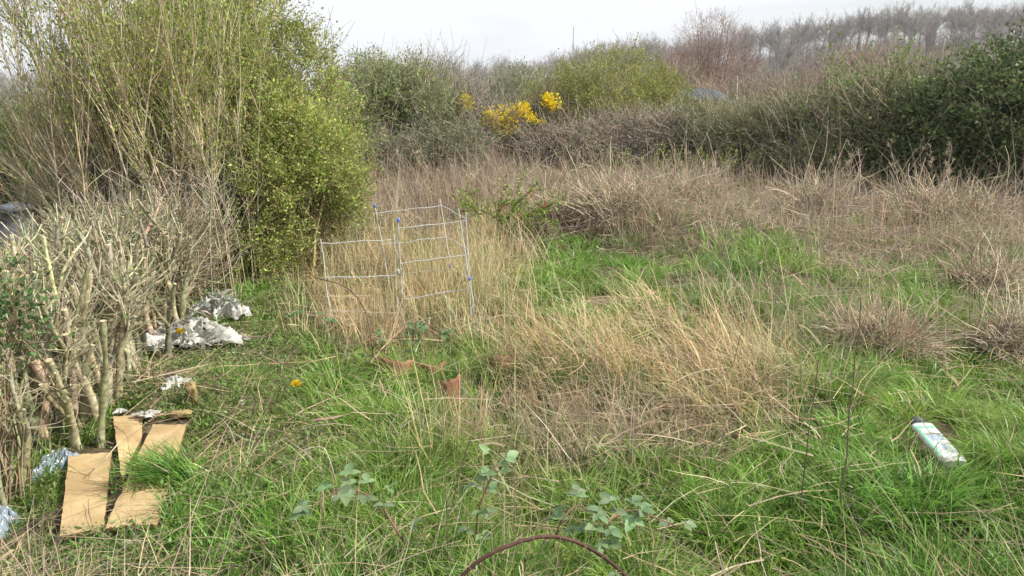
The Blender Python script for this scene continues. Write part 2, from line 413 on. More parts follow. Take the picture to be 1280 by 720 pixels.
envelope_bush('forsythia', 'bush with bright yellow blossom in front of the round green bush', 'bush', G(635, 203),
    [ell(632, 160, 17, 40, 32, .6), ell(585, 150, 17, 14, 30, .3), ell(685, 140, 17, 14, 28, .3)],
    90, 1800, .4, .006, (.22, .19, .12), 4000, .04, .5, (.14, .17, .06),
    flowers=([ell(610, 148, 16.3, 9, 10, .2), ell(622, 157, 16.3, 12, 8, .2), ell(600, 157, 16.3, 6, 5, .2), ell(655, 134, 16.3, 9, 8, .2), ell(648, 147, 16.3, 12, 8, .2), ell(664, 146, 16.3, 7, 6, .2), ell(632, 164, 16.3, 20, 5, .2), ell(580, 119, 16.6, 4, 6, .2), ell(584, 131, 16.6, 5, 9, .2), ell(684, 121, 16.6, 8, 5, .2), ell(688, 130, 16.6, 5, 7, .2), ell(676, 152, 16.4, 6, 4, .2), ell(630, 150, 16.3, 42, 20, .3), ell(583, 128, 16.6, 9, 18, .25), ell(688, 128, 16.6, 14, 12, .25)], 3800, .045, (.88, .66, .02)))
envelope_bush('bramble_thicket', 'grey tangled brambles at the foot of the big round bush', 'bramble', G(735, 207),
    [ell(735, 186, 16.5, 62, 27, .9), ell(825, 176, 16.5, 50, 32, .9), ell(675, 186, 16.5, 40, 22, .7), ell(775, 172, 17, 45, 26, .7)],
    260, 8000, .40, .0048, (.38, .31, .26), 24000, .052, .6, (.17, .19, .10), (.34, .32, .22), .4, ph=5., up=.05, tw_up=-.08, thr=-.6)
envelope_bush('low_bramble', 'low dull green brambles between the green bush and the yellow flowers', 'bramble', G(560, 212),
    [ell(560, 188, 15, 60, 24, .6), ell(480, 195, 14.5, 40, 20, .5)],
    120, 2600, .35, .004, (.33, .26, .20), 15000, .05, .6, (.17, .22, .12), (.24, .25, .13), .3, ph=5.5, up=.05, tw_up=-.06)

# reddish tree beyond
tb = at(885, 128, 46); tb[2] = H(tb[0], tb[1])
root, _, _ = envelope_bush('beech_tree', 'russet-brown leafless tree standing clear of the wood, above the dark shed roof', 'tree', tb,
    [ell(885, 66, 46, 48, 44, 1.9), ell(855, 90, 46, 34, 28, 1.5), ell(918, 90, 46, 36, 28, 1.5), ell(892, 44, 46, 28, 24, 1.2), ell(885, 112, 46, 46, 22, 1.5)],
    110, 3300, .62, .0065, (.31, .225, .19), 3800, .085, .5, (.34, .20, .13), lvar=.25, ph=15., up=.5, thr=-.2, nf=1.3, limb_r=.04, base_sp=.12, bias=.5, shoot=.05)
for (px, py, sc_, lb) in ((960, 105, .6, 'small russet scrubby tree right of the russet-brown tree, below the wood'), (840, 95, .55, 'small russet scrubby tree left of the russet-brown tree')):
    p = at(px, py, 52); p[2] = H(p[0], p[1]); r2 = root.copy(); C.objects.link(r2); r2['label'] = lb; r2['group'] = 'russet scrub trees'
    for ch in root.children:
        c2 = ch.copy(); C.objects.link(c2); c2.parent = r2
    r2.location = p; r2.scale = (sc_ * 1.2, sc_ * 1.2, sc_); r2.rotation_euler = (0, 0, 2.)
# low dead scrub between the shed and the bank
envelope_bush('bare_scrub', 'brown twiggy scrub behind the low hedge, under the russet tree', 'scrub', at(900, 150, 32) * [1, 1, 0] + [0, 0, -1.5],
    [ell(900, 130, 34, 60, 22, 2.), ell(990, 125, 33, 60, 26, 2.), ell(1080, 100, 33, 60, 34, 2.), ell(840, 110, 36, 40, 26, 2.)],
    200, 5500, .7, .009, (.33, .26, .21), 12000, .08, .5, (.26, .24, .12), ph=6., up=.5, thr=-.7)

# hedge bank falling from the right
envelope_bush('ivy_bank', 'dark evergreen ivy and bramble bank, the tallest mass at the right edge', 'hedge', G(1290, 238),
    [ell(1290, 150, 12, 120, 108, 1.3), ell(1225, 150, 12.3, 90, 80, 1.2), ell(1400, 130, 12, 150, 130, 1.5), ell(1170, 175, 12.6, 70, 70, 1.), ell(1560, 150, 12, 150, 130, 1.5)],
    260, 7000, .28, .005, (.22, .18, .13), 90000, .06, .75, (.08, .135, .045), (.22, .25, .10), .3, ph=7., up=.05, tw_up=-.05, thr=-.35, shoot=.08)
envelope_bush('hawthorn_hedge', 'rough hedge with fresh green shoots, left of the dark evergreen bank', 'hedge', G(1090, 232),
    [ell(1115, 165, 13.5, 75, 70, 1.), ell(1035, 180, 14, 70, 52, 1.), ell(1135, 120, 14, 45, 34, .8), ell(1075, 128, 14.5, 34, 22, .6)],
    280, 7000, .36, .0048, (.36, .30, .23), 40000, .052, .6, (.13, .19, .06), (.25, .33, .10), .3, ph=8., up=.25, thr=-.3, shoot=.12)
envelope_bush('low_hedge', 'low olive-brown twiggy hedge in front of the dark shed roof', 'hedge', G(920, 215),
    [ell(940, 172, 15.5, 75, 40, .9), ell(880, 172, 16.5, 50, 36, .9), ell(1000, 165, 15, 50, 44, .8)],
    280, 6000, .36, .0045, (.35, .31, .22), 42000, .048, .5, (.22, .25, .11), (.15, .17, .07), .3, ph=9., up=.35, thr=-.45, shoot=.08)
# stray shoots over the hedge
for (px, py, tx, ty, Yd, lb) in ((1060, 130, 1030, 60, 14, 'upright leafy shoots rising over the hedge against the wood'), (1130, 110, 1118, 48, 13.6, 'tall leafy shoots left of the dark bank top')):
    p = at(px, py, Yd); root = thing('hedge_sapling', lb, 'sapling', (p[0], p[1], float(H(p[0], p[1]))), 'saplings in the hedge')
    q = at(tx, ty, Yd); n = 14; b0 = np.tile(p * [1, 1, 0] + [0, 0, float(H(p[0], p[1]))], (n, 1)) + rng.normal(0, .15, (n, 3)) * [1, 1, 0]
    st = Geo(); fo = Geo(); hgt = q[2] - b0[0, 2]
    T = grow(b0, nrm(rng.normal(0, .1, (n, 3)) + [0, 0, 1]), hgt * rng.uniform(.7, 1.05, n), 8, .02, .06); tubes(st, T, taper(n, 8, .012, .004), cols(n, (.27, .24, .16)), 4)
    T2, _ = branch(T, 90, .35, .7, .4, 1, 4, .1, .1); tubes(st, T2, taper(90, 4, .004, .002), cols(90, (.27, .24, .16)), 3)
    st.build('stem', M_twig, root); i = rng.integers(0, 90, 900); leaves(fo, T2[i, rng.integers(0, 4, 900)], rng.normal(0, 1, (900, 3)), .055, .5, cols(900, (.20, .30, .07), .15)); fo.build('foliage', M_leaf, root)

# ------------------------------------------------------------------ tall left bushes
envelope_bush('evergreen_hedge', 'dark green hedge behind the wands at the left edge, over the compost bin', 'hedge', at(20, 240, 15.2) * [1, 1, 0] + [0, 0, -1.2],
    [ell(20, 200, 15.2, 120, 68, 1.1), ell(-110, 195, 15.2, 120, 75, 1.1), ell(110, 205, 15, 80, 60, 1.)],
    120, 4000, .3, .005, (.16, .14, .08), 60000, .055, .5, (.075, .14, .03), (.15, .24, .05), .35, ph=10., up=.3)
# leafy right half
envelope_bush('privet_bush', 'tall leafy bush with small bright green leaves, right half of the big left clump', 'bush', G(330, 345),
    [ell(378, 190, 7.2, 78, 125, .8), ell(345, 120, 7.4, 85, 95, .8), ell(335, 250, 6.9, 85, 100, .7), ell(265, 50, 7.6, 95, 85, .9), ell(225, 130, 7.7, 60, 60, .6), ell(305, 320, 6.6, 60, 50, .45), ell(405, 235, 7.1, 50, 90, .55)],
    260, 9000, .17, .0026, (.36, .30, .17), 150000, .030, .5, (.27, .36, .075), (.42, .40, .14), .3, lvar=.25, ph=11., up=.35, thr=-.36, limb_r=.013, base_sp=.25, nf=3.5)
# the fan of wands
base = G(215, 335)
root = thing('wand_bush', 'wide fan of long pale wands with sparse new leaves, left in the big clump', 'bush', base)
st, fo = Geo(), Geo()
n = 330
bx = at(205, 300, 6.4)[0] + np.clip(rng.normal(.05, .36, n), -.8, .75); by = 6.35 + rng.normal(0, .28, n)
P0 = np.stack([bx, by, H(bx, by)], -1)
fan = rng.uniform(0, 1, n) ** .42                      # 0 = far left and low, 1 = upright to slightly right
phi = R(-60) + R(69) * fan + rng.normal(0, R(5), n)
D = np.stack([np.sin(phi), rng.normal(-.03, .14, n), np.cos(phi)], -1)
LL = (1.05 + .75 * fan + .95 * fan ** 5) * rng.uniform(.6, 1.12, n)
W = grow(P0 + [0, 0, .35], D, LL, 11, .02, .045)
W[:, 0, 2] = P0[:, 2]; W[:, 0, 0] = W[:, 0, 0] * .7 + P0[:, 0] * .3
W[:, :, 2] -= (np.linspace(0, 1, 11)[None] ** 2) * np.abs(np.sin(phi))[:, None] * .18
tubes(st, W, taper(n, 11, .0085 * rng.uniform(.6, 1.3, n) * np.clip(1.15 - .9 * (bx - bx.mean()), .4, 1.1), .002), cols(n, (.50, .44, .31), .18, (.40, .31, .19), .3), 4)
W2, _ = branch(W, 4200, .36, .45, .35, 1., 4, .1, .08)
tubes(st, W2, taper(len(W2), 4, .003, .0014), cols(len(W2), (.46, .39, .25), .2), 3)
W3, _ = branch(W[:, :5], 3600, .3, .9, .1, .9, 4, .0, .2)
tubes(st, W3, taper(len(W3), 4, .0032, .0016), cols(len(W3), (.42, .38, .29), .2), 3)
st.build('stem', M_twig, root)
m = 80000; i = rng.integers(0, len(W2), m); j = rng.integers(0, 3, m); f = rng.uniform(0, 1, (m, 1))
q = W2[i, j] * (1 - f) + W2[i, j + 1] * f
keep = rng.uniform(0, 1, m) < np.clip(.15 + .6 * (q[:, 2] - 1.0) / 1.3 + .30 * (q[:, 0] + 3.1), .04, 1)
q = q[keep]; i = i[keep]; j = j[keep]
q = q + rng.normal(0, .03, q.shape)
leaves(fo, q, nrm(W2[i, j + 1] - W2[i, j]) + .7 * nrm(rng.normal(0, 1, q.shape)), .028 * rng.uniform(.5, 1.3, len(q)), .45, cols(len(q), (.33, .36, .08), .22, (.20, .32, .06), .3))
fo.build('foliage', M_leaf, root)

# bare tree twigs arching above, top left
root = thing('young_tree', 'bare branches arching into the sky above the wands at the top left', 'tree', at(130, 250, 9.5) * [1, 1, 0] + [0, 0, -.9])
st = Geo(); cw = Geo()
def bez(pts, k=14):
    pts = np.array(pts, float); s = np.linspace(0, len(pts) - 1, k); i = np.clip(s.astype(int), 0, len(pts) - 2); f = (s - i)[:, None]
    p0 = pts[np.clip(i - 1, 0, None)]; p1 = pts[i]; p2 = pts[i + 1]; p3 = pts[np.clip(i + 2, None, len(pts) - 1)]
    return .5 * (2 * p1 + (p2 - p0) * f + (2 * p0 - 5 * p1 + 4 * p2 - p3) * f ** 2 + (3 * p1 - p0 - 3 * p2 + p3) * f ** 3)
gb = np.array(root.location)
main = [[gb, at(135, 150, 9.5), at(120, 60, 9.5), at(95, 15, 9.5), at(60, -10, 9.5)], [gb, at(150, 150, 9.4), at(145, 60, 9.4), at(100, -5, 9.4)],
        [at(145, 120, 9.4), at(160, 40, 9.3), at(118, 38, 9.3), at(60, 8, 9.3)], [gb, at(60, 120, 9.6), at(30, 50, 9.6), at(5, 5, 9.6)], [at(60, 110, 9.5), at(45, 60, 9.5), at(30, 25, 9.4), at(35, -20, 9.4)]]
MP = np.stack([bez(p) for p in main])
tubes(st, MP, taper(len(MP), 14, .022, .006), cols(len(MP), (.22, .17, .09)), 6)
B, _ = branch(MP, 130, .7, .7, .35, 1., 6, .08, .15); tubes(cw, B, taper(130, 6, .005, .002), cols(130, (.26, .21, .10)), 3)
B2, _ = branch(B, 420, .25, .7, .1, 1., 4, .06, .12); tubes(cw, B2, taper(420, 4, .0025, .0015), cols(420, (.28, .22, .11)), 3)
st.build('trunk', M_twig, root); cw.build('crown', M_twig, root)
fo = Geo(); i = rng.integers(0, 420, 900); leaves(fo, B2[i, rng.integers(0, 4, 900)], rng.normal(0, 1, (900, 3)), .028, .5, cols(900, (.24, .30, .07), .2)); fo.build('foliage', M_leaf, root)

# upright bare shoots against the sky
def shoots(label, px0, px1, pyb, ytop, Yd, n, ct, group='bare shoots against the sky', lean=.08, colr=(.27, .22, .17), name='bare_sapling', cat='sapling', leafc=None):
    pc = at((px0 + px1) / 2, pyb, Yd); gz = float(H(pc[0], pc[1]))
    root = thing(name, label, cat, (pc[0], pc[1], gz), group); st = Geo()
    b0 = np.stack([at(0, pyb, Yd)[0] * 0 + rng.uniform(at(px0, pyb, Yd)[0], at(px1, pyb, Yd)[0], n), Yd + rng.normal(0, .2, n), np.full(n, gz)], -1)
    b0[:, 0] = b0[:, 0] * .7 + pc[0] * .3
    hh = at(px0, ytop, Yd)[2] - gz
    T = grow(b0, nrm(rng.normal(0, lean, (n, 3)) + [0, 0, 1]), hh * rng.uniform(.72, 1.02, n), 9, .02, .05)
    tubes(st, T, taper(n, 9, .011, .0028), cols(n, colr), 4)
    T2, _ = branch(T, ct, .45, .6, .4, 1, 4, .1, .1); tubes(st, T2, taper(ct, 4, .0035, .0018), cols(ct, colr), 3)
    st.build('stem', M_twig, root)
    if leafc:
        fo = Geo(); m = ct * 6; i = rng.integers(0, ct, m); leaves(fo, T2[i, rng.integers(0, 4, m)], rng.normal(0, 1, (m, 3)), .03, .5, cols(m, leafc, .2)); fo.build('foliage', M_leaf, root)
shoots('thin bare shoots standing up to the top edge, right of the tall left bush', 340, 365, 250, 2, 8.2, 6, 60)
shoots('sparse bare twigs leaning right over the shoulder of the tall left bush', 372, 405, 250, 40, 9, 8, 90, lean=.16)
shoots('fine twiggy sapling above the green bush, left of the yellow flowers', 500, 560, 190, 66, 17.5, 12, 240, lean=.22)

# compost bin
p = at(17, 259, 12.6); cz = p[2]
root = thing('compost_bin', 'black conical plastic compost bin below the dark hedge at the left edge', 'compost bin', (p[0], p[1], cz - .75))
def lathe(g, c, prof, k=28, col=(.5, .5, .5)):
    a = np.arange(k) * 2 * math.pi / k; pr = np.array(prof)
    V = np.stack([c[0] + pr[:, :1] * np.cos(a), c[1] + pr[:, :1] * np.sin(a), c[2] + np.repeat(pr[:, 1:], k, 1)], -1)
    i = np.arange(len(pr) * k).reshape(len(pr), k); r = np.roll(i, -1, 1)
    g.add(V, np.stack([i[:-1], r[:-1], r[1:], i[1:]], -1), None, col)
b = Geo(); lathe(b, p - [0, 0, .75], [(.33, 0), (.33, .02), (.31, .2), (.305, .21), (.28, .42), (.275, .43), (.235, .70), (.25, .705), (.25, .735), (.2, .74)]); b.build('body', M_black, root)
b = Geo(); lathe(b, p - [0, 0, 0.008], [(.255, -.03), (.262, 0), (.255, .025), (.2, .05), (.08, .07), (.06, .09), (.0, .095)]); b.build('lid', M_black, root)

# dark shed roof beyond the low hedge
p = at(885, 128, 28)
root = thing('garden_shed', 'weathered shed with grey corrugated roof showing over the low hedge', 'shed', (p[0], p[1], p[2] - 1.9))
g = Geo(); k = 60; xs = np.linspace(-.85, .75, k); ys = np.linspace(-.7, .9, 8)
XX, YY = np.meshgrid(xs, ys); ZZ = .10 * np.cos(XX * 1.6) + (YY + .7) * .22 + .015 * np.sin(XX * 45) - .12 * sst(.4, .8, XX)
i = np.arange(XX.size).reshape(XX.shape); g.add(np.stack([XX, YY, ZZ], -1) + p, np.stack([i[:-1, :-1], i[:-1, 1:], i[1:, 1:], i[1:, :-1]], -1)); rf = g.build('roof', M_roof, root)
md = rf.modifiers.new('t', 'SOLIDIFY'); md.thickness = .03
g = Geo(); box(g, p + [-.05, .1, -1.0], (1.5, 1.4, 1.9)); g.build('wall', M_wood, root, False)
g = Geo(); box(g, p + [.95, -.1, -.18], (.28, .2, .2), .3); g.build('vent_box', M_black, root, False)

# post with a cross bar
p = at(921, 150, 19); q = at(921, 95, 19)
root = thing('iron_post', 'thin grey iron post with a rusty cross bar beside the shed roof', 'post', (p[0], p[1], float(H(p[0], p[1]))))
g = Geo(); tubes(g, np.array([[[p[0], p[1], float(H(p[0], p[1]))], q]]), taper(1, 2, .034, .03), (.4, .4, .4), 8, True); g.build('pole', M_metal, root)
g = Geo(); tubes(g, np.array([[at(918, 129, 18.9), at(955, 128, 18.9)]]), taper(1, 2, .025, .02), (.4, .3, .2), 6, True); g.build('cross_bar', M_clay, root)

# distant mast and pylon
p = at(717, 40, 270); gz = float(H(p[0], p[1]))
g = Geo(); tubes(g, np.array([[[p[0], p[1], gz], at(717, 33, 270)]]), taper(1, 2, .25, .12), (.5, .5, .5), 6)
for s_ in (-1, 1): tubes(g, np.array([[[p[0], p[1], gz + 14], [p[0] + s_ * 1.2, p[1], gz]]]), taper(1, 2, .06, .06), (.5, .5, .5), 4)
tag(g.build('radio_mast', M_metal), 'thin pale mast on the skyline above the big round bush', 'mast')
p = at(467, 55, 420); gz = float(H(p[0], p[1])); top = p[2]
root = thing('pylon', 'faint lattice pylon on the skyline above the left green bush', 'pylon', (p[0], p[1], gz))
g = Geo(); hh = top - gz
for sx in (-1, 1):
    for sy in (-1, 1): tubes(g, np.array([[[p[0] + sx * 3, p[1] + sy * 3, gz], [p[0] + sx * 1.0, p[1] + sy * 1.0, gz + hh * .65], [p[0] + sx * .2, p[1] + sy * .2, top]]]), taper(1, 3, .22, .14), (.5, .5, .5), 4)
for z0 in np.linspace(0, .9, 9):
    w0 = 3 * (1 - z0) + .3; w1 = 3 * (.9 - z0) + .3
    for sg in (-1, 1): tubes(g, np.array([[[p[0] - sg * w0, p[1], gz + hh * z0], [p[0] + sg * w1, p[1], gz + hh * (z0 + .1)]]]), taper(1, 2, .1, .1), (.5, .5, .5), 3)
g.build('lattice', M_metal, root)
g = Geo()
for zf, w in ((.70, 4.2), (.82, 3.4), (.94, 2.6)): tubes(g, np.array([[[p[0] - w, p[1], gz + hh * zf], [p[0], p[1], gz + hh * (zf + .02)], [p[0] + w, p[1], gz + hh * zf]]]), taper(1, 3, .2, .2), (.5, .5, .5), 4)
g.build('cross_arm', M_metal, root)

# ------------------------------------------------------------------ cut hedge of stumps, front left
hp = [G(8, 668), G(60, 585), G(128, 515), G(178, 462), G(215, 425), G(240, 395)]
hl = bez(hp, 40); dcum = np.concatenate([[0], np.cumsum(np.linalg.norm(np.diff(hl, axis=0), axis=1))])
NP = 12; idx = 0
for a_ in range(NP):
    s_ = dcum[-1] * (a_ + .3) / NP
    c = np.array([np.interp(s_, dcum, hl[:, 0]), np.interp(s_, dcum, hl[:, 1])])
    for row in range(3):
        x0 = c[0] - .08 - row * .30 + rng.normal(0, .05); y0 = c[1] + rng.normal(0, .08) + row * .04; z0 = float(H(x0, y0))
        front = row == 0
        lab = 'pale knobbly cut hedge plant, %s of the hedge, %s' % (('front row', 'middle row', 'back row')[row], 'near end' if a_ < 3 else ('beside the cardboard' if a_ < 7 else 'far end'))
        root = thing('hedge_plant', lab, 'hedge plant', (x0, y0, z0), 'cut hedge plants')
        st = Geo(); ns = int(rng.integers(5, 8)) if front else 5
        b0 = np.stack([x0 + rng.normal(0, .06, ns), y0 + rng.normal(0, .09, ns), np.full(ns, z0 - .03)], -1)
        topz = (.74 + .12 * min(1., a_ / 4)) * (.86 if row == 2 else 1) * rng.uniform(.86, 1.06, ns) * (1.0 if row else .93)
        S = grow(b0, np.stack([rng.normal(.0, .09, ns), rng.normal(0, .10, ns), np.ones(ns)], -1), topz * rng.uniform(.6, .98, ns), 9, .07, .10)
        r0 = rng.uniform(.013, .025, ns); RR = taper(ns, 9, r0, r0 * .72) * (1 + rng.normal(0, .16, (ns, 9)))
        cs = cols(ns, (.38, .325, .21), .22, (.25, .26, .15), .35)
        tubes(st, S, RR, cs * rng.uniform(.75, 1.1), 8, True, (.50, .41, .26))
        m = 13; F1, sp = branch(S, m, .36, .5, .35, .95, 6, .16, .13, dmin=.6)
        rr = rng.uniform(.006, .013, m)
        F1 = F1[(F1[:, -1, 2] < z0 + (.78 + .12 * min(1., a_ / 4)) * (.86 if row == 2 else 1)) & (F1[:, -1, 0] < c[0] + .14)]; m = len(F1); rr = rr[:m]
        tubes(st, F1, taper(m, 6, rr, rr * .85) * (1 + rng.normal(0, .15, (m, 6))), cols(m, (.40, .35, .23), .22, (.27, .28, .17), .35), 6, True, (.52, .43, .28))
        F1b, _ = branch(F1, 26, .20, .8, .4, 1, 4, .15, .08, dmin=.3); F1b = F1b[F1b[:, -1, 2] < .82 + .12 * min(1., a_ / 4) + z0]
        if len(F1b): tubes(st, F1b, taper(len(F1b), 4, .005, .0035), cols(len(F1b), (.44, .40, .27), .12), 5, True, (.50, .42, .28))
        st.build('stem', M_bark, root)
        tw = Geo(); m = 190; F2, _ = branch(np.concatenate([S[:, ::2][:, :5], F1[:, :5]]), m, .20, 1.1, .15, 1., 4, .06, .15)
        tubes(tw, F2, taper(m, 4, .0022, .001), cols(m, (.40, .36, .24), .2), 3); tw.build('twig', M_twig, root)
        if row or rng.uniform() < .5:
            fo = Geo(); m = 260 if front else 420; i = rng.integers(0, len(F2), m)
            leaves(fo, F2[i, rng.integers(0, 4, m)], rng.normal(0, 1, (m, 3)), .024 * rng.uniform(.6, 1.3, m), .5, cols(m, (.19, .26, .085), .25)); fo.build('foliage', M_leaf, root)

# dense regrown stems where the hedge meets the tall bush
envelope_bush('hedge_regrowth', 'pale twiggy regrowth between the cut hedge and the fan of wands', 'bush', G(200, 400) + [-.5, .3, 0],
    [ell(190, 315, 5.7, 62, 55, .4), ell(130, 300, 5.7, 60, 30, .35), ell(235, 325, 5.9, 40, 60, .35)],
    120, 2600, .26, .0035, (.43, .38, .27), 3000, .022, .5, (.16, .23, .06), ph=12., up=.7, thr=-.8, limb_r=.014, base_sp=.5)
# dark ivy sprig at left edge
envelope_bush('ivy_sprig', 'small dark green ivy sprig on the near hedge at the left edge', 'ivy', G(5, 640),
    [ell(12, 405, 2.95, 30, 55, .08), ell(5, 370, 3., 22, 30, .08)], 8, 120, .12, .002, (.25, .2, .12), 520, .03, .6, (.07, .14, .04), ph=13., limb_r=.005, base_sp=.05)

# ------------------------------------------------------------------ ground cover
def blob(px, py, L):
    w = np.zeros_like(px)
    for (cx, cy, rx, ry, a) in L: w += a * np.exp(-(((px - cx) / rx) ** 2 + ((py - cy) / ry) ** 2))
    return w
GOLD = [(490, 375, 105, 55, 1.2), (610, 345, 45, 60, 1.), (800, 465, 110, 45, .95), (905, 500, 95, 46, 1.05), (720, 520, 60, 40, .45), (980, 540, 60, 30, .5), (690, 440, 60, 40, .8), (560, 425, 80, 28, .7), (790, 420, 40, 40, .8), (1040, 330, 18, 40, .4), (640, 330, 60, 30, .3), (560, 560, 50, 50, .45), (620, 640, 90, 50, .35), (450, 600, 80, 50, .25)]
TAN = [(900, 250, 620, 48, 1.5), (820, 275, 60, 26, 1.5), (1160, 290, 190, 40, 1.2), (1110, 430, 100, 24, 1.2), (1265, 440, 45, 50, 1.), (560, 235, 160, 34, 1.3), (760, 560, 120, 50, 1.1), (430, 560, 100, 60, .25), (1000, 380, 90, 22, .5), (900, 380, 40, 20, .5), (1240, 360, 60, 30, .5), (1020, 560, 60, 50, .4), (340, 330, 30, 20, .8), (950, 330, 60, 16, .4)]
GREEN = [(705, 365, 80, 25, 2.4), (800, 338, 80, 16, 2.4), (920, 306, 75, 20, 3.), (1000, 370, 90, 26, 1.), (1200, 400, 90, 30, .6), (1230, 500, 80, 60, 1.4), (1150, 640, 200, 90, 3.), (840, 690, 220, 50, 2.), (540, 505, 130, 36, 1.), (235, 620, 45, 60, 1.2), (600, 440, 80, 20, .8), (440, 530, 50, 30, .9), (450, 640, 180, 60, 1.), (705, 240, 30, 9, 2.2), (1120, 470, 60, 50, .9), (760, 405, 60, 20, .8), (1200, 340, 100, 14, .6), (650, 320, 60, 16, .5), (530, 640, 200, 60, .6)]
LAWN = [(290, 500, 80, 80, 3.2), (345, 430, 50, 40, 2.4), (330, 400, 45, 30, 1.2), (60, 640, 70, 60, 1.), (200, 540, 90, 60, 1.), (300, 640, 90, 90, 1.1), (110, 690, 110, 40, 1.2), (400, 540, 60, 60, .8)]
LIT = [(215, 470, 50, 34, 1.8), (110, 700, 110, 30, .9), (290, 455, 80, 30, 1.6), (300, 560, 90, 30, .25), (240, 500, 60, 20, .6)]

def scatter(n, d0, d1, mx=1.0, pw=1.):
    y = d0 * (d1 / d0) ** rng.uniform(0, 1, n) if pw == 1 else rng.uniform(d0, d1, n)
    x = rng.uniform(-1, 1, n) * (.70 * y + mx)
    return x, y

def pick(n, d0=1.5, d1=23., mx=1.1, pw=1.):
    x, y = scatter(n, d0, d1, mx, pw); z = H(x, y); px, py = proj(x, y, z)
    nz = sn3(np.stack([x, y, 0 * x], -1), 3.1, 1.); nz2 = sn3(np.stack([x, y, 0 * x], -1), 7.3, 4.)
    W = np.stack([.50 + blob(px, py, GREEN) + .35 * nz, .05 + blob(px, py, GOLD) * (1 + .8 * nz2), .12 + blob(px, py, TAN) * (1 + .4 * nz), .05 + blob(px, py, LAWN), .05 + blob(px, py, LIT)], 1)
    W = np.clip(W, .01, None) ** 2.0
    # green weakens where the dry standing grass is strong and on the bank foot
    W[:, 0] *= np.where(py < 300, .35, 1.)
    W[:, 1] *= np.where(py < 290, .4, 1.) * np.where((px < 360) & (py > 380), .15, 1.)
    lawn = W[:, 3] + W[:, 4]
    W[:, 0] *= np.where((px < 390) & (py > 380) & ~((px > 185) & (py > 560)), .25, 1.)
    W /= W.sum(1, keepdims=True)
    kd = (W.cumsum(1) < rng.uniform(0, 1, (n, 1))).sum(1)
    return x, y, z, px, py, kd, nz, nz2

CARDS = {'a': [(86, 570), (139, 566), (130, 659), (74, 670)],
         'b': [(141, 521), (179, 517), (176, 560), (153, 601)],
         'c': [(191, 530), (233, 530), (197, 656), (131, 659)]}
def inside(px, py, poly, mrg=0.):
    ok = np.ones_like(px, bool); P = np.array(poly, float); cen = P.mean(0); P = cen + (P - cen) * (1 + mrg)
    for i in range(len(P)):
        a, b = P[i], P[(i + 1) % len(P)]
        ok &= ((b[0] - a[0]) * (py - a[1]) - (b[1] - a[1]) * (px - a[0])) * 1.0 > 0
    return ok
def blocked(px, py):
    b = np.zeros_like(px, bool)
    for k_, q_ in CARDS.items():
        i_ = inside(px, py, q_, .10)
        if k_ == 'c': i_ &= ~((py > 596) & (py < 624) & (px > 160))
        b |= i_
    b |= ((px - 1172) / 26) ** 2 + ((py - 556) / 30) ** 2 < 1
    return b

xy = scatter(1, 2, 3)
gg, gd, gt, gl = Geo(), Geo(), Geo(), Geo()
N = 11500
x, y, z, px, py, kd, nz, nz2 = pick(N)
ok = ~blocked(px, py) & ~((x < -2.2) & (y > 3.0) & (y < 5.5)); x, y, z, px, py, kd, nz, nz2 = [a[ok] for a in (x, y, z, px, py, kd, nz, nz2)]
def tuft(sel, nb_near, nb_far, rad, Lm, Lv, th0, th1, w, base, alt, altp, geo, k=4, azbias=None, wob=.0, tipc=None, var=.16, thn=.18):
    i = np.where(sel)[0]; cnt = np.clip((nb_near - (nb_near - nb_far) * sst(2.5, 10, y[i])) * rng.uniform(.5, 1.4, len(i)), 3, None).astype(int)
    r = np.repeat(i, cnt); n = len(r)
    if n == 0: return
    hv = np.exp(.42 * sn3(np.stack([x[i], y[i], 0 * y[i]], -1), 2.7, 9.))
    sz = np.repeat(np.exp(rng.normal(0, Lv, len(i))) * hv, cnt)
    d = y[r]; az = rng.uniform(0, 2 * math.pi, n); rr = rad * (1 + d * .14) * np.sqrt(rng.uniform(0, 1, n)) * sz
    X_ = x[r] + rr * np.cos(az); Y_ = y[r] + rr * np.sin(az)
    P0 = np.stack([X_, Y_, H(X_, Y_) - .01], -1)
    az2 = az + rng.normal(0, .6, n)
    if azbias is not None:
        b_, s_ = azbias; ta = np.repeat(rng.normal(b_, s_, len(i)), cnt)
        az2 = ta + rng.normal(0, .55, n)
    L = Lm * sz * rng.uniform(.45, 1.15, n)
    pxx, pyy = proj(X_, Y_, H(X_, Y_)); okb = ~(blocked(pxx, pyy) | (blocked(pxx, pyy - 16) & (Lm > .1)))
    t0 = np.abs(rng.normal(th0, thn, n)); t1 = t0 + np.abs(rng.normal(th1, .4, n))
    hp_ = sn3(np.stack([x[i], y[i], 0 * y[i]], -1), 1.9, 21.)[:, None]
    tc_ = np.repeat(cols(len(i), base, .18, alt, altp) * (1 + hp_ * (np.array([.28, .05, .2]) if base[1] > base[0] else np.array([.05, .04, .10]))), cnt, 0); c = tc_ * np.exp(rng.normal(0, var, (n, 1))) * np.exp(rng.normal(0, .05, (n, 3)))
    P = curves(P0, az2, t0, t1, L, k, wob)
    ww = w * (1 + .16 * d) * rng.uniform(.6, 1.3, n)
    tcol = None if tipc is None else np.tile(np.array(tipc), (n, 1))
    ribbons(geo, P[okb], ww[okb], c[okb], .12, None, None if tcol is None else tcol[okb])
GR, GR2 = (.215, .400, .062), (.125, .265, .045)
# green tussocks
tuft(kd == 0, 40, 20, .055, .110, .30, .35, 1.1, .0042, GR, GR2, .4, gg, 5, tipc=(.30, .38, .09))
tuft((kd == 0) & (nz2 > .15) & ((px > 390) | (py < 400)) & (rng.uniform(0, 1, len(kd)) < .26), 150, 60, .07, .20, .22, .35, 1.35, .0044, GR2, GR, .35, gg, 6, tipc=(.24, .34, .08), thn=.3)
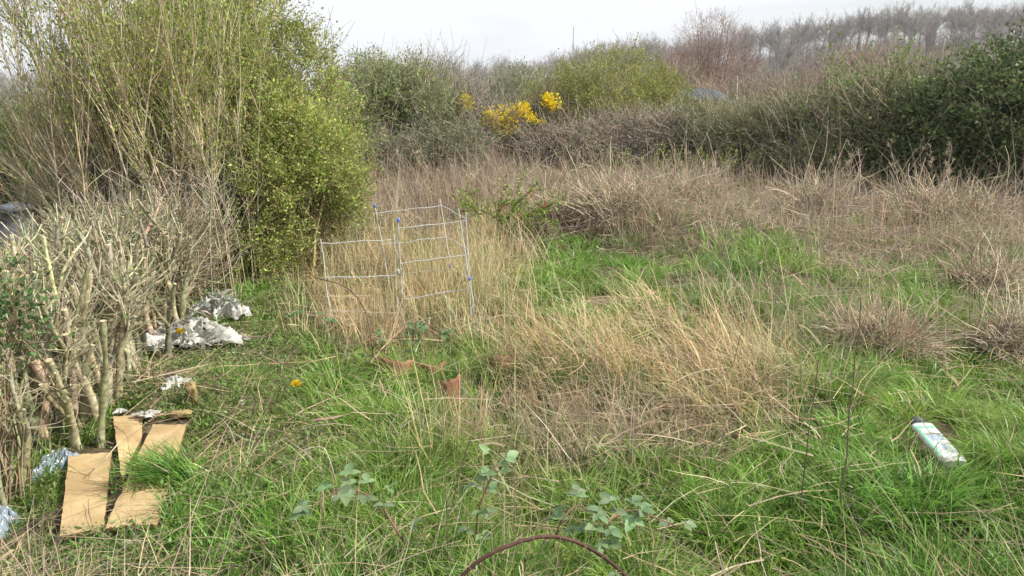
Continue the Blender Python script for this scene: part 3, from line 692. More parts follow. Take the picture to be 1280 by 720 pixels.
# fresh green under the standing dry grass too
tuft((kd == 1) & (rng.uniform(0, 1, len(kd)) < .7), 20, 10, .06, .17, .25, .3, .9, .004, GR2, GR, .3, gg, 4)
tuft((kd == 2) & (rng.uniform(0, 1, len(kd)) < .28), 16, 8, .06, .16, .25, .3, .9, .004, (.14, .20, .05), GR, .3, gg, 4)
tuft(kd == 3, 70, 36, .08, .060, .25, .5, .8, .0040, (.190, .320, .060), (.27, .32, .10), .25, gg, 3)
tuft(kd == 4, 8, 6, .06, .08, .25, .5, .8, .0038, GR, GR2, .3, gg, 3)
gg.build('green_grass', M_grass); tag(bpy.data.objects['green_grass'], 'fresh green grass growing in tussocks all over the plot', 'grass', kind='stuff')
# standing golden grass: left field upright, right swath leans over
LCg = (.54, .43, .235)
tuft((kd == 1) & (px < 660), 30, 20, .07, .36, .25, .10, .35, .0026, LCg, (.62, .53, .33), .3, gd, 5, wob=.03, thn=.16)
tuft((kd == 1) & (px >= 660), 24, 18, .055, .29, .38, .45, .75, .0027, (.56, .42, .22), (.60, .50, .31), .3, gd, 5, azbias=(2.7, .7), wob=.03, thn=.25)
tuft((kd == 0) & (rng.uniform(0, 1, len(kd)) < np.where(py > 560, .15, .28) * np.where(px > 850, .7, 1)), 6, 5, .08, .22, .35, .5, .8, .0022, (.52, .43, .25), (.40, .33, .20), .3, gd, 4, wob=.08, thn=.4)
tuft((kd == 3) & (rng.uniform(0, 1, len(kd)) < .4), 7, 5, .08, .12, .35, 1.2, .3, .002, (.48, .40, .25), (.36, .28, .18), .3, gd, 3, wob=.1, thn=.3)
gd.build('dry_grass', M_straw); tag(bpy.data.objects['dry_grass'], 'golden dry grass standing and leaning in swathes', 'grass', kind='stuff')
# grey-tan dead stalks
tuft(kd == 2, 15, 12, .08, .36, .38, .30, .5, .0024, (.47, .40, .28), (.30, .24, .165), .35, gt, 4, wob=.12, thn=.35)
tuft((kd == 2) & (rng.uniform(0, 1, len(kd)) < .5), 14, 14, .12, .34, .3, 1.15, .4, .0026, (.40, .335, .255), (.24, .18, .13), .35, gt, 4, wob=.2, thn=.35)
tuft((kd == 2) & (py < 330) & (rng.uniform(0, 1, len(kd)) < .35), 5, 5, .12, .62, .35, .12, .5, .0030, (.50, .43, .33), (.32, .22, .17), .3, gt, 6, wob=.07, thn=.22)
tuft((kd == 2) & (px < 640) & (py < 290), 7, 8, .12, .50, .3, .08, .3, .0032, (.30, .21, .16), (.42, .33, .24), .5, gt, 5, wob=.06, thn=.15)
gt.build('dead_stalks', M_straw); tag(bpy.data.objects['dead_stalks'], 'matted grey-tan dead stalks in a band before the hedges', 'dead weeds', kind='stuff')
# litter: fallen strands lying every way
n = 52000; x2, y2, z2, px2, py2, kd2, a1, a2 = pick(n)
okk = ((kd2 != 0) | (rng.uniform(0, 1, n) < .09)) & ~blocked(px2, py2) & ~((kd2 == 3) & (rng.uniform(0, 1, n) < .6)); x2, y2, z2, kd2 = x2[okk], y2[okk], z2[okk], kd2[okk]; n = len(x2)
hgt = np.where(kd2 >= 3, .012, rng.uniform(.02, .17, n)); P0 = np.stack([x2, y2, z2 + hgt], -1)
P = curves(P0, rng.uniform(0, 6.28, n), np.abs(rng.normal(1.45, .12, n)), np.abs(rng.normal(1.62, .12, n)), rng.uniform(.08, .42, n), 4, .12)
cl = cols(n, (.47, .38, .24), .25, (.28, .20, .13), .3)
ribbons(gl, P, .0022 * (1 + .18 * y2) * np.exp(rng.normal(0, .45, n)), cl, .5)
gl.build('straw_litter', M_straw); tag(bpy.data.objects['straw_litter'], 'fallen straw and broken stems lying over the ground', 'litter', kind='stuff')
# small leafy weeds (low broadleaf)
gw = Geo(); n = 60000; x2, y2, z2, px2, py2, kd2, a1, a2 = pick(n, 1.6, 12)
nn_ = sn3(np.stack([x2, y2, 0 * x2], -1), 5., 7.)
okk = (((kd2 == 3) & (nn_ > -.1)) | ((kd2 == 4) & (nn_ > .1)) | ((kd2 == 0) & (nn_ > .45))) & ~blocked(px2, py2)
okk |= (((px2 - 115) / 30) ** 2 + ((py2 - 535) / 22) ** 2 < 1) | (((px2 - 40) / 45) ** 2 + ((py2 - 635) / 40) ** 2 < 1)
x2, y2, z2 = x2[okk], y2[okk], z2[okk]; rep = 4; x2 = np.repeat(x2, rep) + rng.normal(0, .02, len(x2) * rep); y2 = np.repeat(y2, rep) + rng.normal(0, .02, len(y2) * rep); n = len(x2)
pq, pr_ = proj(x2, y2, H(x2, y2)); kk = ~blocked(pq, pr_); x2, y2 = x2[kk], y2[kk]; n = len(x2)
leaves(gw, np.stack([x2, y2, H(x2, y2) + rng.uniform(.0, .06, n)], -1), rng.normal(0, 1, (n, 3)) + [0, 0, .3], .013 * (1 + .1 * y2) * rng.uniform(.6, 1.5, n), .55, cols(n, (.13, .21, .05), .22, (.20, .26, .09), .3))
gw.build('ground_weeds', M_leaf); tag(bpy.data.objects['ground_weeds'], 'small-leaved weeds creeping between the grass and the hedge foot', 'weeds', kind='stuff')

# ------------------------------------------------------------------ cardboard sheets
def sheet(name, label, quad, lift, thick=.014, corr=True, n=(10, 22), warp=.005):
    A = [G(*q, up=l) for q, l in zip(quad, lift)]
    cen = sum(A) / 4; root = thing(name, label, 'cardboard', (cen[0], cen[1], float(H(cen[0], cen[1]))), 'cardboard on the path')
    u = np.linspace(0, 1, n[0])[None, :, None]; v = np.linspace(0, 1, n[1])[:, None, None]
    S = (1 - v) * ((1 - u) * A[0] + u * A[1]) + v * ((1 - u) * A[3] + u * A[2])
    S[..., 2] += warp * sn3(S, 6., lift[0] * 40) + .0015 * sn3(S, 19.)
    for cr_, cd in ((.38, .012), (.71, -.009)): S[..., 2] += cd * np.exp(-((v[..., 0] + .05 * u[..., 0] - cr_) / .035) ** 2)
    edge = rng.normal(0, .0012, S.shape); S[0] += edge[0]; S[-1] += edge[-1]; S[:, 0] += edge[:, 0]; S[:, -1] += edge[:, -1]
    S2 = S - [0, 0, thick]; i = np.arange(S.shape[0] * S.shape[1]).reshape(S.shape[:2])
    q = np.stack([i[:-1, :-1], i[1:, :-1], i[1:, 1:], i[:-1, 1:]], -1).reshape(-1, 4)
    g = Geo(); g.add(S, q); g.build('face', M_card, root)
    g = Geo(); g.add(S2, q[:, ::-1]); m_ = 0
    ring = np.concatenate([i[0, :], i[1:, -1], i[-1, -2::-1], i[-2:0:-1, 0]])
    T_ = S.reshape(-1, 3)[ring] - [0, 0, .001]; B_ = S2.reshape(-1, 3)[ring]; k = len(ring); V = np.concatenate([T_, B_]); a = np.arange(k); b = (a + 1) % k
    g.add(V, np.stack([a, a + k, b + k, b], -1)); g.build('torn_edge', M_edge, root, False)
    return A
sheet('cardboard_sheet', 'long brown cardboard sheet at the foot of the hedge, left of the other two', CARDS['a'], (.05, .035, .03, .05), .018)
sheet('cardboard_sheet', 'narrow cardboard strip tapering to a point between the two larger sheets', CARDS['b'], (.03, .02, .015, .02), .012, n=(6, 16))
sheet('cardboard_sheet', 'slanting brown cardboard sheet crossed by a grass tuft, right of the other two', CARDS['c'], (.05, .045, .03, .045), .014)
# blades spilling over the slanted sheet
g = Geo(); n = 520; c0 = G(205, 608); az = rng.normal(math.pi * .95, .7, n)
P0 = np.stack([c0[0] + rng.normal(.03, .05, n), c0[1] + rng.normal(0, .03, n), np.full(n, .0)], -1); P0[:, 2] = H(P0[:, 0], P0[:, 1]) + .02
P = curves(P0, az, np.abs(rng.normal(.5, .25, n)), np.abs(rng.normal(1.7, .25, n)), rng.uniform(.08, .24, n), 6); ribbons(g, P, rng.uniform(.003, .006, n), cols(n, GR2, .2, GR, .4))
tag(g.build('grass_tuft', M_grass), 'broad green grass tuft flopping over the slanting cardboard', 'grass tuft')

# ------------------------------------------------------------------ crumpled plastic
def crumple(name, label, cat, c, sx, sy, sz, mat, seed, rot=0., n=64, group=None, fold=9., rag=.35):
    r = np.random.default_rng(seed); u = np.linspace(-1, 1, n); A, B = np.meshgrid(u, u)
    rad = np.sqrt(A ** 2 + B ** 2); an = np.arctan2(B, A)
    lim = 1 + rag * np.sin(an * 3 + seed) * .5 + rag * .4 * np.sin(an * 7 + seed * 2)
    P = np.stack([A, B, 0 * A], -1)
    rid = np.abs(sn3(P, fold * .5, seed)) * .5 + np.abs(sn3(P + 3, fold * 1.2, seed * 1.3)) * .5 + .5 * np.abs(sn3(P, fold * 3.1, seed * 2))
    Zc = np.clip(1 - (rad / lim) ** 2, 0, 1) ** .6 * (.15 + 1.1 * (1 - rid)) + rng.normal(0, .02, rad.shape) 
    V = np.stack([A * lim * sx + .12 * sx * sn3(P, fold, seed + 5), B * lim * sy + .12 * sy * sn3(P, fold, seed + 9), Zc * sz + .01], -1)
    ca, sa = math.cos(rot), math.sin(rot); V = V @ np.array([[ca, sa, 0], [-sa, ca, 0], [0, 0, 1]]); V = V + c
    i = np.arange(n * n).reshape(n, n); q = np.stack([i[:-1, :-1], i[:-1, 1:], i[1:, 1:], i[1:, :-1]], -1)
    keep = (rad[:-1, :-1] < 1.02 * lim[:-1, :-1] * .98) & (sn3(P, fold * 1.7, seed + 20)[:-1, :-1] > -.88)
    root = thing(name, label, cat, c, group); g = Geo(); g.add(V, q[keep]); g.build('sheet', mat, root, mat is M_bluebag)
    if sx > .1:
        g = Geo(); m_ = 130; a = r.uniform(0, 6.28, m_); rr_ = r.uniform(0, 1, m_) ** .6; P0 = np.stack([c[0] + sx * 1.05 * rr_ * np.cos(a), c[1] + sy * 1.05 * rr_ * np.sin(a), c[2] + sz * .8 * (1 - rr_ ** 2) + .01], -1)
        Pc = curves(P0, r.uniform(0, 6.28, m_), r.uniform(.3, 1.4, m_), r.uniform(1.4, 2.6, m_), r.uniform(.04, .14, m_), 6, .25)
        ribbons(g, Pc, r.uniform(.008, .04, m_), cols(m_, (.50, .50, .46), .2, (.40, .38, .30), .3), .5); g.build('torn_strips', M_film, root)
    return root
crumple('plastic_sheeting', 'larger heap of torn whitish plastic sheeting beneath the tall bush', 'plastic sheeting', G(236, 428), .27, .20, .13, M_plastic, 3, .3, fold=9)
crumple('plastic_sheeting', 'smaller bunched heap of white plastic sheeting behind the larger heap', 'plastic sheeting', G(277, 396), .19, .14, .14, M_plastic, 8, -.4, fold=10)
crumple('plastic_scrap', 'narrow white plastic scrap in the grass, right of the larger sheeting heap', 'plastic scrap', G(293, 426), .10, .05, .03, M_plastic, 12, -.3, n=26)
crumple('plastic_scrap', 'small whitish plastic scrap by the upright piece of old wood', 'plastic scrap', G(219, 484), .07, .05, .05, M_plastic, 15, .5, n=26)
crumple('plastic_scrap', 'white plastic scrap lying on the top corner of the slanting cardboard', 'plastic scrap', G(184, 528) + [0, 0, .03], .055, .04, .02, M_plastic, 18, .2, n=24)
crumple('plastic_scrap', 'tiny white plastic scrap above the narrow cardboard strip', 'plastic scrap', G(151, 522) + [0, 0, .02], .03, .02, .02, M_plastic, 21, .2, n=20)
crumple('plastic_bag', 'crumpled bluish clear plastic bag between hedge and cardboard', 'plastic bag', G(68, 590), .042, .11, .08, M_bluebag, 24, -.35, n=40, fold=5, rag=.2)
crumple('plastic_bag', 'pale blue plastic bag cut by the left edge at the foot of the hedge', 'plastic bag', G(-4, 668), .07, .09, .10, M_bluebag, 30, .1, n=40, fold=5, rag=.2)

# wood and stones on the litter
def rock(name, label, cat, c, s, mat, seed, rot=0., cub=.0, tilt=0., group=None):
    n1, n2 = 20, 28; th = np.linspace(0, math.pi, n1)[:, None]; ph = (np.arange(n2) * 2 * math.pi / n2)[None]
    D = np.stack([np.sin(th) * np.cos(ph), np.sin(th) * np.sin(ph), np.cos(th) * np.ones_like(ph)], -1)
    if cub: D = D / np.maximum(np.abs(D).max(-1, keepdims=True), 1e-6) * cub + D * (1 - cub)
    V = D * (1 + .16 * sn3(D, 3.1, seed) + .10 * sn3(D * [1.6, 1.6, .5], 9., seed * 2))[..., None] * np.array(s)
    a = tilt; V = V @ np.array([[1, 0, 0], [0, math.cos(a), math.sin(a)], [0, -math.sin(a), math.cos(a)]])
    a = rot; V = V @ np.array([[math.cos(a), math.sin(a), 0], [-math.sin(a), math.cos(a), 0], [0, 0, 1]])
    i = np.arange(n1 * n2).reshape(n1, n2); r = np.roll(i, -1, 1); g = Geo(); g.add(V + c, np.stack([i[:-1], i[1:], r[1:], r[:-1]], -1))
    return tag(g.build(name, mat), label, cat, group)
rock('wood_chunk', 'mossy upright chunk of old split wood at the edge of the path', 'wood', G(241, 504) + [0, 0, .05], (.026, .03, .07), M_wood, 2, .3, .75, .5)
rock('wood_chunk', 'short reddish-brown piece of wood lying at the top of the slanting cardboard', 'wood', G(227, 524) + [0, 0, .03], (.05, .02, .018), M_wood, 4, .15, .3)
rock('stone', 'small dark stone on the short grass left of the dandelion', 'stone', G(302, 507) + [0, 0, .015], (.02, .02, .015), M_stone, 6)
rock('stone', 'pale flint stone in the grass below the left cardboard sheet', 'stone', G(158, 683) + [0, 0, .012], (.022, .018, .014), M_stone, 7)

# ------------------------------------------------------------------ broken clay pots
def shard(c, r, h, a0, a1, rot, tilt, lab, seed):
    k, m = 18, 8; a = np.linspace(a0, a1, k)[None]; t = np.linspace(0, 1, m)[:, None]
    top = .85 * (1 + .10 * np.sin(a * 2.2 + seed) + .04 * np.sin(a * 9 + seed))
    rr = r * (.72 + .28 * t); V = np.stack([rr * np.cos(a), rr * np.sin(a), h * t * top], -1)
    Vi = V * np.array([.90, .90, 1]); S = np.stack([V, Vi])
    def rt(V):
        b = tilt; V = V @ np.array([[1, 0, 0], [0, math.cos(b), math.sin(b)], [0, -math.sin(b), math.cos(b)]])
        b = rot; return V @ np.array([[math.cos(b), math.sin(b), 0], [-math.sin(b), math.cos(b), 0], [0, 0, 1]]) + c
    i = np.arange(m * k).reshape(m, k); q = np.stack([i[:-1, :-1], i[:-1, 1:], i[1:, 1:], i[1:, :-1]], -1).reshape(-1, 4); g = Geo()
    allq = [q, q[:, ::-1] + m * k]
    for e in (i[0], i[-1], i[:, 0], i[:, -1]): allq.append(np.stack([e[:-1], e[1:], e[1:] + m * k, e[:-1] + m * k], -1))
    g.add(rt(np.concatenate([V.reshape(-1, 3), Vi.reshape(-1, 3)])), np.concatenate(allq))
    tag(g.build('clay_shard', M_clay), lab, 'clay pot', 'broken clay pots in the grass')
for c_, r, h, a0, a1, rot, tilt, lab, sd_ in (
    ((494, 478), .11, .15, -2.8, .1, 0, -.4, 'broken clay pot with a dark opening, leftmost of the upper orange shards', 1),
    ((541, 478), .09, .13, -2.9, -.1, .3, -.3, 'orange clay pot shard in the grass, between the dark-mouthed pot and the tall shard', 2),
    ((563, 505), .07, .17, -2.6, -.5, .2, -.2, 'tall orange clay shard standing in the grass below the others', 3),
    ((520, 522), .10, .08, -3.0, 0, .1, .9, 'dark red-brown curved clay shard lying in a hollow of dry stems', 4),
    ((482, 580), .10, .07, -3.0, 0, -.3, 1., 'red-brown clay shard lying flat, nearest to the bramble sprays', 5),
    ((626, 466), .09, .11, -2.7, -.4, .3, -.3, 'orange clay pot rim beside a dark gap, right of the other shards', 6),
    ((643, 448), .06, .10, -2.7, -.4, -.2, -.3, 'small orange clay shard, farthest of the broken pots', 7)):
    shard(G(*c_) + [0, 0, .0], r, h, a0, a1, rot, tilt, lab, sd_)

# ------------------------------------------------------------------ white wire plant frames
def rods(root, segs, r=.0038, name='rod', knob=None):
    for a, b in segs:
        a = np.array(a); b = np.array(b); s = np.linspace(0, 1, 6)[:, None]; P = (a * (1 - s) + b * s)[None]
        P[:, 1:-1] += rng.normal(0, .003, P[:, 1:-1].shape); g = Geo(); tubes(g, P, taper(1, 6, r, r), (.7, .7, .7), 7, True); g.build(name, M_white, root)
YB, YF = 5.95, 5.3
pb = G(530, 395)
root = thing('plant_frame', 'tall three-tier frame of white rods leaning in the golden grass', 'plant frame', pb, 'white rod plant frames')
rods(root, [(at(468.4, 257, YB), at(490, 378, YB)), (at(497.8, 276, YF), at(504, 396, YF)), (at(550, 249, YB), at(571, 378, YB)), (at(582, 266, YF), at(588.5, 398, YF)), (at(573, 260, YF + .07), at(586, 350, YF + .03)), (at(588, 350, YF - .04), at(594, 400, YF - .05))], .0042, 'upright')
rods(root, [(at(471, 267, YB - .01), at(552, 257, YB - .01)), (at(552, 257, YB), at(582, 273, YF)), (at(498, 285.5, YF - .01), at(583, 275.5, YF - .01)),
            (at(477, 306, YB - .01), at(558, 296.5, YB - .01)), (at(558, 296.5, YB), at(583, 311, YF)), (at(501, 330, YF - .01), at(584.5, 318.5, YF - .01)),
            (at(488, 345, YB - .01), at(563, 334, YB - .01)), (at(563, 334, YB), at(587, 350, YF)), (at(505, 374, YF - .01), at(587, 361, YF - .01))], .0034, 'rail')
def knobs(root, pts):
    for p_ in pts:
        g = Geo(); lathe(g, p_ - [0, 0, .012], [(0.0, -.002), (.010, 0), (.0125, .008), (.011, .020), (.006, .027), (0.0, .028)], 10); g.build('cap', M_blue, root)
knobs(root, [at(468.4, 257, YB), at(497.8, 275, YF), at(563, 333, YB - .01), at(587.5, 349, YF - .03)])
root = thing('plant_frame', 'low two-rail frame of white rods standing left of the taller one', 'plant frame', G(450, 400), 'white rod plant frames')
YL = 5.25
rods(root, [(at(400.4, 299, YL), at(414, 402, YL)), (at(492.5, 293, YF + .02), at(498, 400, YF + .02))], .0042, 'upright')
rods(root, [(at(401, 304, YL), at(493, 299.5, YF)), (at(405.5, 347, YL), at(496, 345.5, YF)), (at(412, 389, YL), at(498, 391, YF))], .0034, 'rail')
g = Geo(); p_ = at(497.5, 340, YF - .01); a = np.linspace(0, 10 * math.pi, 60); lathe(g, p_, [(0.0, -.02), (.011, -.016), (.014, -.006), (.012, .004), (.014, .012), (.008, .02), (0., .022)], 9); g.build('tie', M_stone, root)

# ------------------------------------------------------------------ container in the grass at the right
A = G(1151, 531, .11); B = G(1194, 579, .06)
d = nrm(B - A); up = nrm(np.array([-.25, -.75, 1.0])); sdv = nrm(np.cross(d, up)); up = np.cross(sdv, d); Lc = np.linalg.norm(B - A) * 1.02; Wc = .088; Tc = .028
root = thing('plastic_container', 'white plastic container with a green edge and grey-blue print lying in the grass', 'container', G(1172, 560))
def cpt(u, v, w): return A + d * (u * Lc) + sdv * (v * Wc) + up * (w * Tc)
nu, nv = 30, 30; us = np.linspace(0, 1, nu); g = Geo(); V = []
for u in us:
    e = min(u, 1 - u) * Lc; r_ = np.clip(e / .022, 0, 1); kx = .55 + .45 * math.sqrt(1 - (1 - r_) ** 2)
    if u > .9: kx = max(kx, .9)
    for q_ in np.arange(nv) * 2 * math.pi / nv:
        cx, sx = math.cos(q_), math.sin(q_); f = (abs(cx) ** 4 + abs(sx) ** 4) ** -.25
        V.append(cpt(u, .5 * cx * f * kx, .5 * sx * f * (.6 + .4 * kx)))
V = np.array(V); i = np.arange(nu * nv).reshape(nu, nv); r = np.roll(i, -1, 1); Q = np.stack([i[:-1], r[:-1], r[1:], i[1:]], -1).reshape(-1, 4); g.add(V, Q)
for row, u in ((0, 0), (nu - 1, 1)):
    c_ = len(V); V2 = np.concatenate([V[i[row]], [cpt(u, 0, 0)]]); t_ = np.stack([np.arange(nv), (np.arange(nv) + 1) % nv, np.full(nv, nv)], -1); g.add(V2, None, t_)
M_bottle = mat_noise('white_glossy', (.42, .43, .38), (.76, .79, .80), 16, .3, .5, .1)
M_green = mat_noise('green_band', (.10, .52, .28), (.22, .62, .38), 20, .35, .5, .1)
M_print = mat_noise('grey_print', (.22, .32, .42), (.48, .56, .62), 40, .4, .5, .1)
g.build('body', M_bottle, root)
def patch(u0, u1, v0, v1, mat, name, w=.515):
    g = Geo(); uu = np.linspace(u0, u1, 8); vv = np.linspace(v0, v1, 6); V = np.array([[cpt(u, v, w) for v in vv] for u in uu]); i = np.arange(48).reshape(8, 6); g.add(V, np.stack([i[:-1, :-1], i[:-1, 1:], i[1:, 1:], i[1:, :-1]], -1)); g.build(name, mat, root)
sgn = 1 if (cpt(.5, .5, 0)[0] < cpt(.5, -.5, 0)[0]) else -1
patch(.10, .90, .36 * sgn, .455 * sgn, M_green, 'green_stripe'); patch(.12, .17, -.40 * sgn, .35 * sgn, M_green, 'green_band')
patch(.34, .52, -.05 * sgn, .24 * sgn, M_print, 'print_panel', .517); patch(.60, .74, -.20 * sgn, .02 * sgn, M_print, 'print_panel', .517); patch(.34, .50, -.34 * sgn, -.12 * sgn, M_print, 'print_panel', .517)
g = Geo(); tubes(g, np.array([[cpt(-.16, 0, -.3), cpt(-.08, 0, -.3), cpt(0.01, 0, -.2)]]), np.array([[.024, .03, .03]]), (.1, .1, .1), 14, True)
g.build('black_end', M_black, root)  # short black tube at the container's left end

# ------------------------------------------------------------------ dandelions
for (c_, lab) in (((372, 512), 'yellow dandelion flower open in the grass right of the path'), ((227, 441), 'yellow dandelion flower in front of the plastic sheeting')):
    p = G(*c_); root = thing('dandelion', lab, 'dandelion', p, 'dandelions'); q = p + [0, 0, .13]
    g = Geo(); tubes(g, np.array([[p, p + [.004, 0, .02], q]]), taper(1, 3, .002, .002), (.2, .3, .08), 5); g.build('stem', M_leaf, root)
    g = Geo(); n = 170; a = rng.uniform(0, 6.28, n); e = rng.uniform(.15, 1.4, n); D = np.stack([np.cos(a) * np.cos(e), np.sin(a) * np.cos(e), np.sin(e)], -1)
    leaves(g, np.tile(q, (n, 1)), D, rng.uniform(.026, .036, n), .3, cols(n, (.85, .66, .02), .06)); g.build('petals', M_petal, root)
    g = Geo(); n = 12; a = rng.uniform(0, 6.28, n); P = curves(np.tile(p, (n, 1)), a, np.full(n, 1.0), np.full(n, 1.7), rng.uniform(.06, .12, n), 5); ribbons(g, P, np.full(n, .016), cols(n, (.10, .2, .04), .1), .3, a); g.build('leaf', M_leaf, root)

# ------------------------------------------------------------------ brambles in the foreground
def leaflet(g, P, D, N, size, col):
    D = nrm(D); N = nrm(N - D * (N * D).sum()); S = np.cross(D, N); k = 9
    t = np.linspace(0, 1, k); w = .62 * np.sin(math.pi * t ** .75) ** .8 * .5; w[0] = .02; w[-1] = 0.
    w = w * (1 + .16 * (np.arange(k) % 2)); dr = -.22 * t ** 2
    mid = P + np.outer(t * size, D) + np.outer(dr * size, N)
    Lf = mid + np.outer(w * size, S) + np.outer(w * size * .35, N); Rt = mid - np.outer(w * size, S) + np.outer(w * size * .35, N)
    V = np.concatenate([mid, Lf, Rt]); a = np.arange(k - 1); Q = np.concatenate([np.stack([a, a + 1, a + 1 + k, a + k], -1), np.stack([a + 1, a, a + 2 * k, a + 1 + 2 * k], -1)])
    g.add(V, Q, None, col)
def bramble(label, pts, r0, r1, leafpts, size=.05, colr=(.22, .12, .09), lc=(.20, .29, .145), thorns=110, nleaf=0, name='bramble'):
    root = thing(name, label, 'bramble', pts[0], 'brambles'); P = bez(pts, 26)[None]; P[:, 1:-1] += rng.normal(0, r0 * .15, P[:, 1:-1].shape)
    g = Geo(); tubes(g, P, taper(1, 26, r0, r1), colr, 7)
    if thorns:
        T, _ = branch(P, thorns, r0 * 1.9, 3., 0, 1, 3, 0, 0); tubes(g, T, taper(thorns, 3, r0 * .36, r0 * .04), cols(thorns, (.34, .22, .17)), 4)
    fo = Geo(); stalks = []
    cnt = list(leafpts) + [tuple(x) for x in rng.uniform(.15, 1., (nleaf, 1))]
    for lp in cnt:
        s_ = lp[0] * 25; j = min(int(s_), 24); base = P[0, j] * (1 - (s_ - j)) + P[0, j + 1] * (s_ - j); tan = nrm(P[0, j + 1] - P[0, j])
        a = rng.uniform(0, 2 * math.pi); out = nrm(np.array([math.cos(a), math.sin(a) * .8 - .2, rng.uniform(.05, .5)]) + tan * .5); e = base + out * size * rng.uniform(.7, 1.2)
        stalks.append([base, (base + e) / 2 + [0, 0, .004], e]); side = nrm(np.cross(out, [0, 0, 1])); N = nrm(np.array([rng.normal(0, .3), rng.normal(-.35, .3), 1]))
        cc = cols(1, lc, .14)[0]; sz = size * rng.uniform(.6, 1.0)
        leaflet(fo, e, out + [0, 0, -.15], N, sz, cc); leaflet(fo, e - out * .004, side + out * .25, N + side * .2, sz * .8, cc * rng.uniform(.9, 1.1)); leaflet(fo, e - out * .004, -side + out * .25, N - side * .2, sz * .8, cc * rng.uniform(.9, 1.1))
    if stalks: tubes(g, np.array(stalks), taper(len(stalks), 3, .0014, .001), cols(len(stalks), (.25, .26, .13)), 4)
    g.build('cane', M_twig, root)
    if stalks: fo.build('foliage', M_leaf, root)
    return root
Yc = 2.05
bramble('thick dark red thorny bramble cane arching along the bottom edge', [at(560, 740, 2.0), at(598, 702, 2.02), at(640, 680, 2.05), at(690, 671, 2.08), at(740, 687, 2.06), at(785, 722, 2.0), at(800, 745, 1.98)], .0062, .0052, [(.8,)], .035, (.10, .05, .04))
bramble('bramble spray with pale leaves on a brown cane, left of the dark arching cane', [G(522, 706), at(495, 662, 2.25), at(470, 625, 2.32), at(430, 612, 2.34), at(392, 632, 2.3)], .004, .0022, [(.55,), (.62,), (.7,), (.78,), (.85,), (.95,), (.48,), (1.,)], .052, nleaf=6)
bramble('bramble spray of grey-green leaves, rightmost, above the end of the dark cane', [G(760, 700), at(752, 664, 2.28), at(775, 642, 2.32), at(800, 640, 2.34), at(850, 660, 2.34)], .0032, .0018, [(.4,), (.5,), (.58,), (.66,), (.75,), (.85,), (.95,)], .055, nleaf=8)
bramble('bramble spray of pale leaves between the dark cane and the dead stem, centre right', [G(690, 690), at(700, 655, 2.25), at(722, 632, 2.28), at(745, 648, 2.28), at(758, 672, 2.28)], .003, .0016, [(.45,), (.55,), (.65,), (.75,), (.85,), (.97,)], .048, nleaf=5)
bramble('upright leafy bramble in the centre, above the dark arching cane', [G(600, 690), at(596, 650, 2.34), at(608, 610, 2.3), at(622, 580, 2.34)], .0034, .0016, [(.25,), (.4,), (.5,), (.6,), (.7,), (.8,), (.9,), (1.,)], .048, lc=(.20, .30, .14), nleaf=6)
bramble('low bramble with blue-green leaves behind the centre sprays', [G(560, 650), at(556, 625, 3.), at(575, 606, 3.), at(600, 612, 3.)], .003, .0016, [(.4,), (.55,), (.7,), (.85,), (1.,)], .042, lc=(.16, .26, .14))
bramble('dark bramble stem arching in front of the low white frame', [G(468, 462), at(464, 425, 4.5), at(455, 385, 4.6), at(430, 358, 4.7), at(392, 347, 4.8)], .0048, .0028, [(.2,), (.3,), (.25,)], .045, (.15, .08, .06))
bramble('leafy bramble clump at the foot of the white frames', [G(520, 455), at(515, 425, 4.4), at(530, 405, 4.45), at(550, 415, 4.5)], .003, .0018, [], .05, lc=(.11, .19, .08), nleaf=16)
bramble('bramble leaves on the short grass left of the low white frame', [G(372, 420), at(355, 400, 5.), at(380, 390, 5.), at(420, 400, 5.1)], .003, .0018, [], .05, lc=(.14, .22, .10), nleaf=10)
bramble('bare arching bramble stem rooted beside the tan band, above the green mound', [G(842, 338), at(846, 315, 8.2), at(862, 296, 8.3), at(885, 288, 8.4)], .006, .004, [], .05, (.46, .38, .26), thorns=0)
bramble('pale dead stem bent into a hook on the grass, left of the bramble sprays', [G(368, 606), at(367, 590, 2.95), at(374, 567, 2.97), at(400, 559, 2.97), at(412, 575, 2.9), G(432, 650)], .0028, .0022, [], .05, (.48, .42, .30), thorns=0, name='dead_weed')

# rose bush in the middle distance
base = G(628, 322)
root = thing('rose_bush', 'slender bush with light green and a few red leaves, right of the white frames', 'bush', base)
st, fo = Geo(), Geo()
can = [[base, at(632, 285, 8.0), at(640, 262, 7.9), at(668, 232, 7.9)], [base, at(622, 288, 8.), at(624, 262, 8.), at(652, 248, 8.)], [base, at(636, 290, 8.1), at(660, 268, 8.), at(686, 258, 8.)],
       [base, at(628, 282, 7.9), at(612, 268, 7.9), at(590, 258, 7.9)], [base, at(640, 300, 8.1), at(668, 285, 8.1), at(688, 290, 8.1)]]
MP = np.stack([bez(p, 12) for p in can]); tubes(st, MP, taper(len(MP), 12, .010, .003), cols(len(MP), (.16, .11, .07)), 5)
B1, _ = branch(MP, 60, .28, .9, .3, 1, 5, .05, .15); tubes(st, B1, taper(60, 5, .003, .0015), cols(60, (.20, .16, .08)), 3)
m = 1500; i = rng.integers(0, 60, m); leaves(fo, B1[i, rng.integers(0, 5, m)] + rng.normal(0, .012, (m, 3)), rng.normal(0, 1, (m, 3)), .034 * rng.uniform(.6, 1.2, m), .6, cols(m, (.22, .34, .06), .2, (.30, .33, .07), .2))
st.build('stem', M_twig, root); fo.build('foliage', M_leaf, root)
fl = Geo(); m = 90; cc = [at(627, 262, 7.9), at(680, 257, 7.9), at(664, 243, 7.9), at(650, 270, 7.9)]
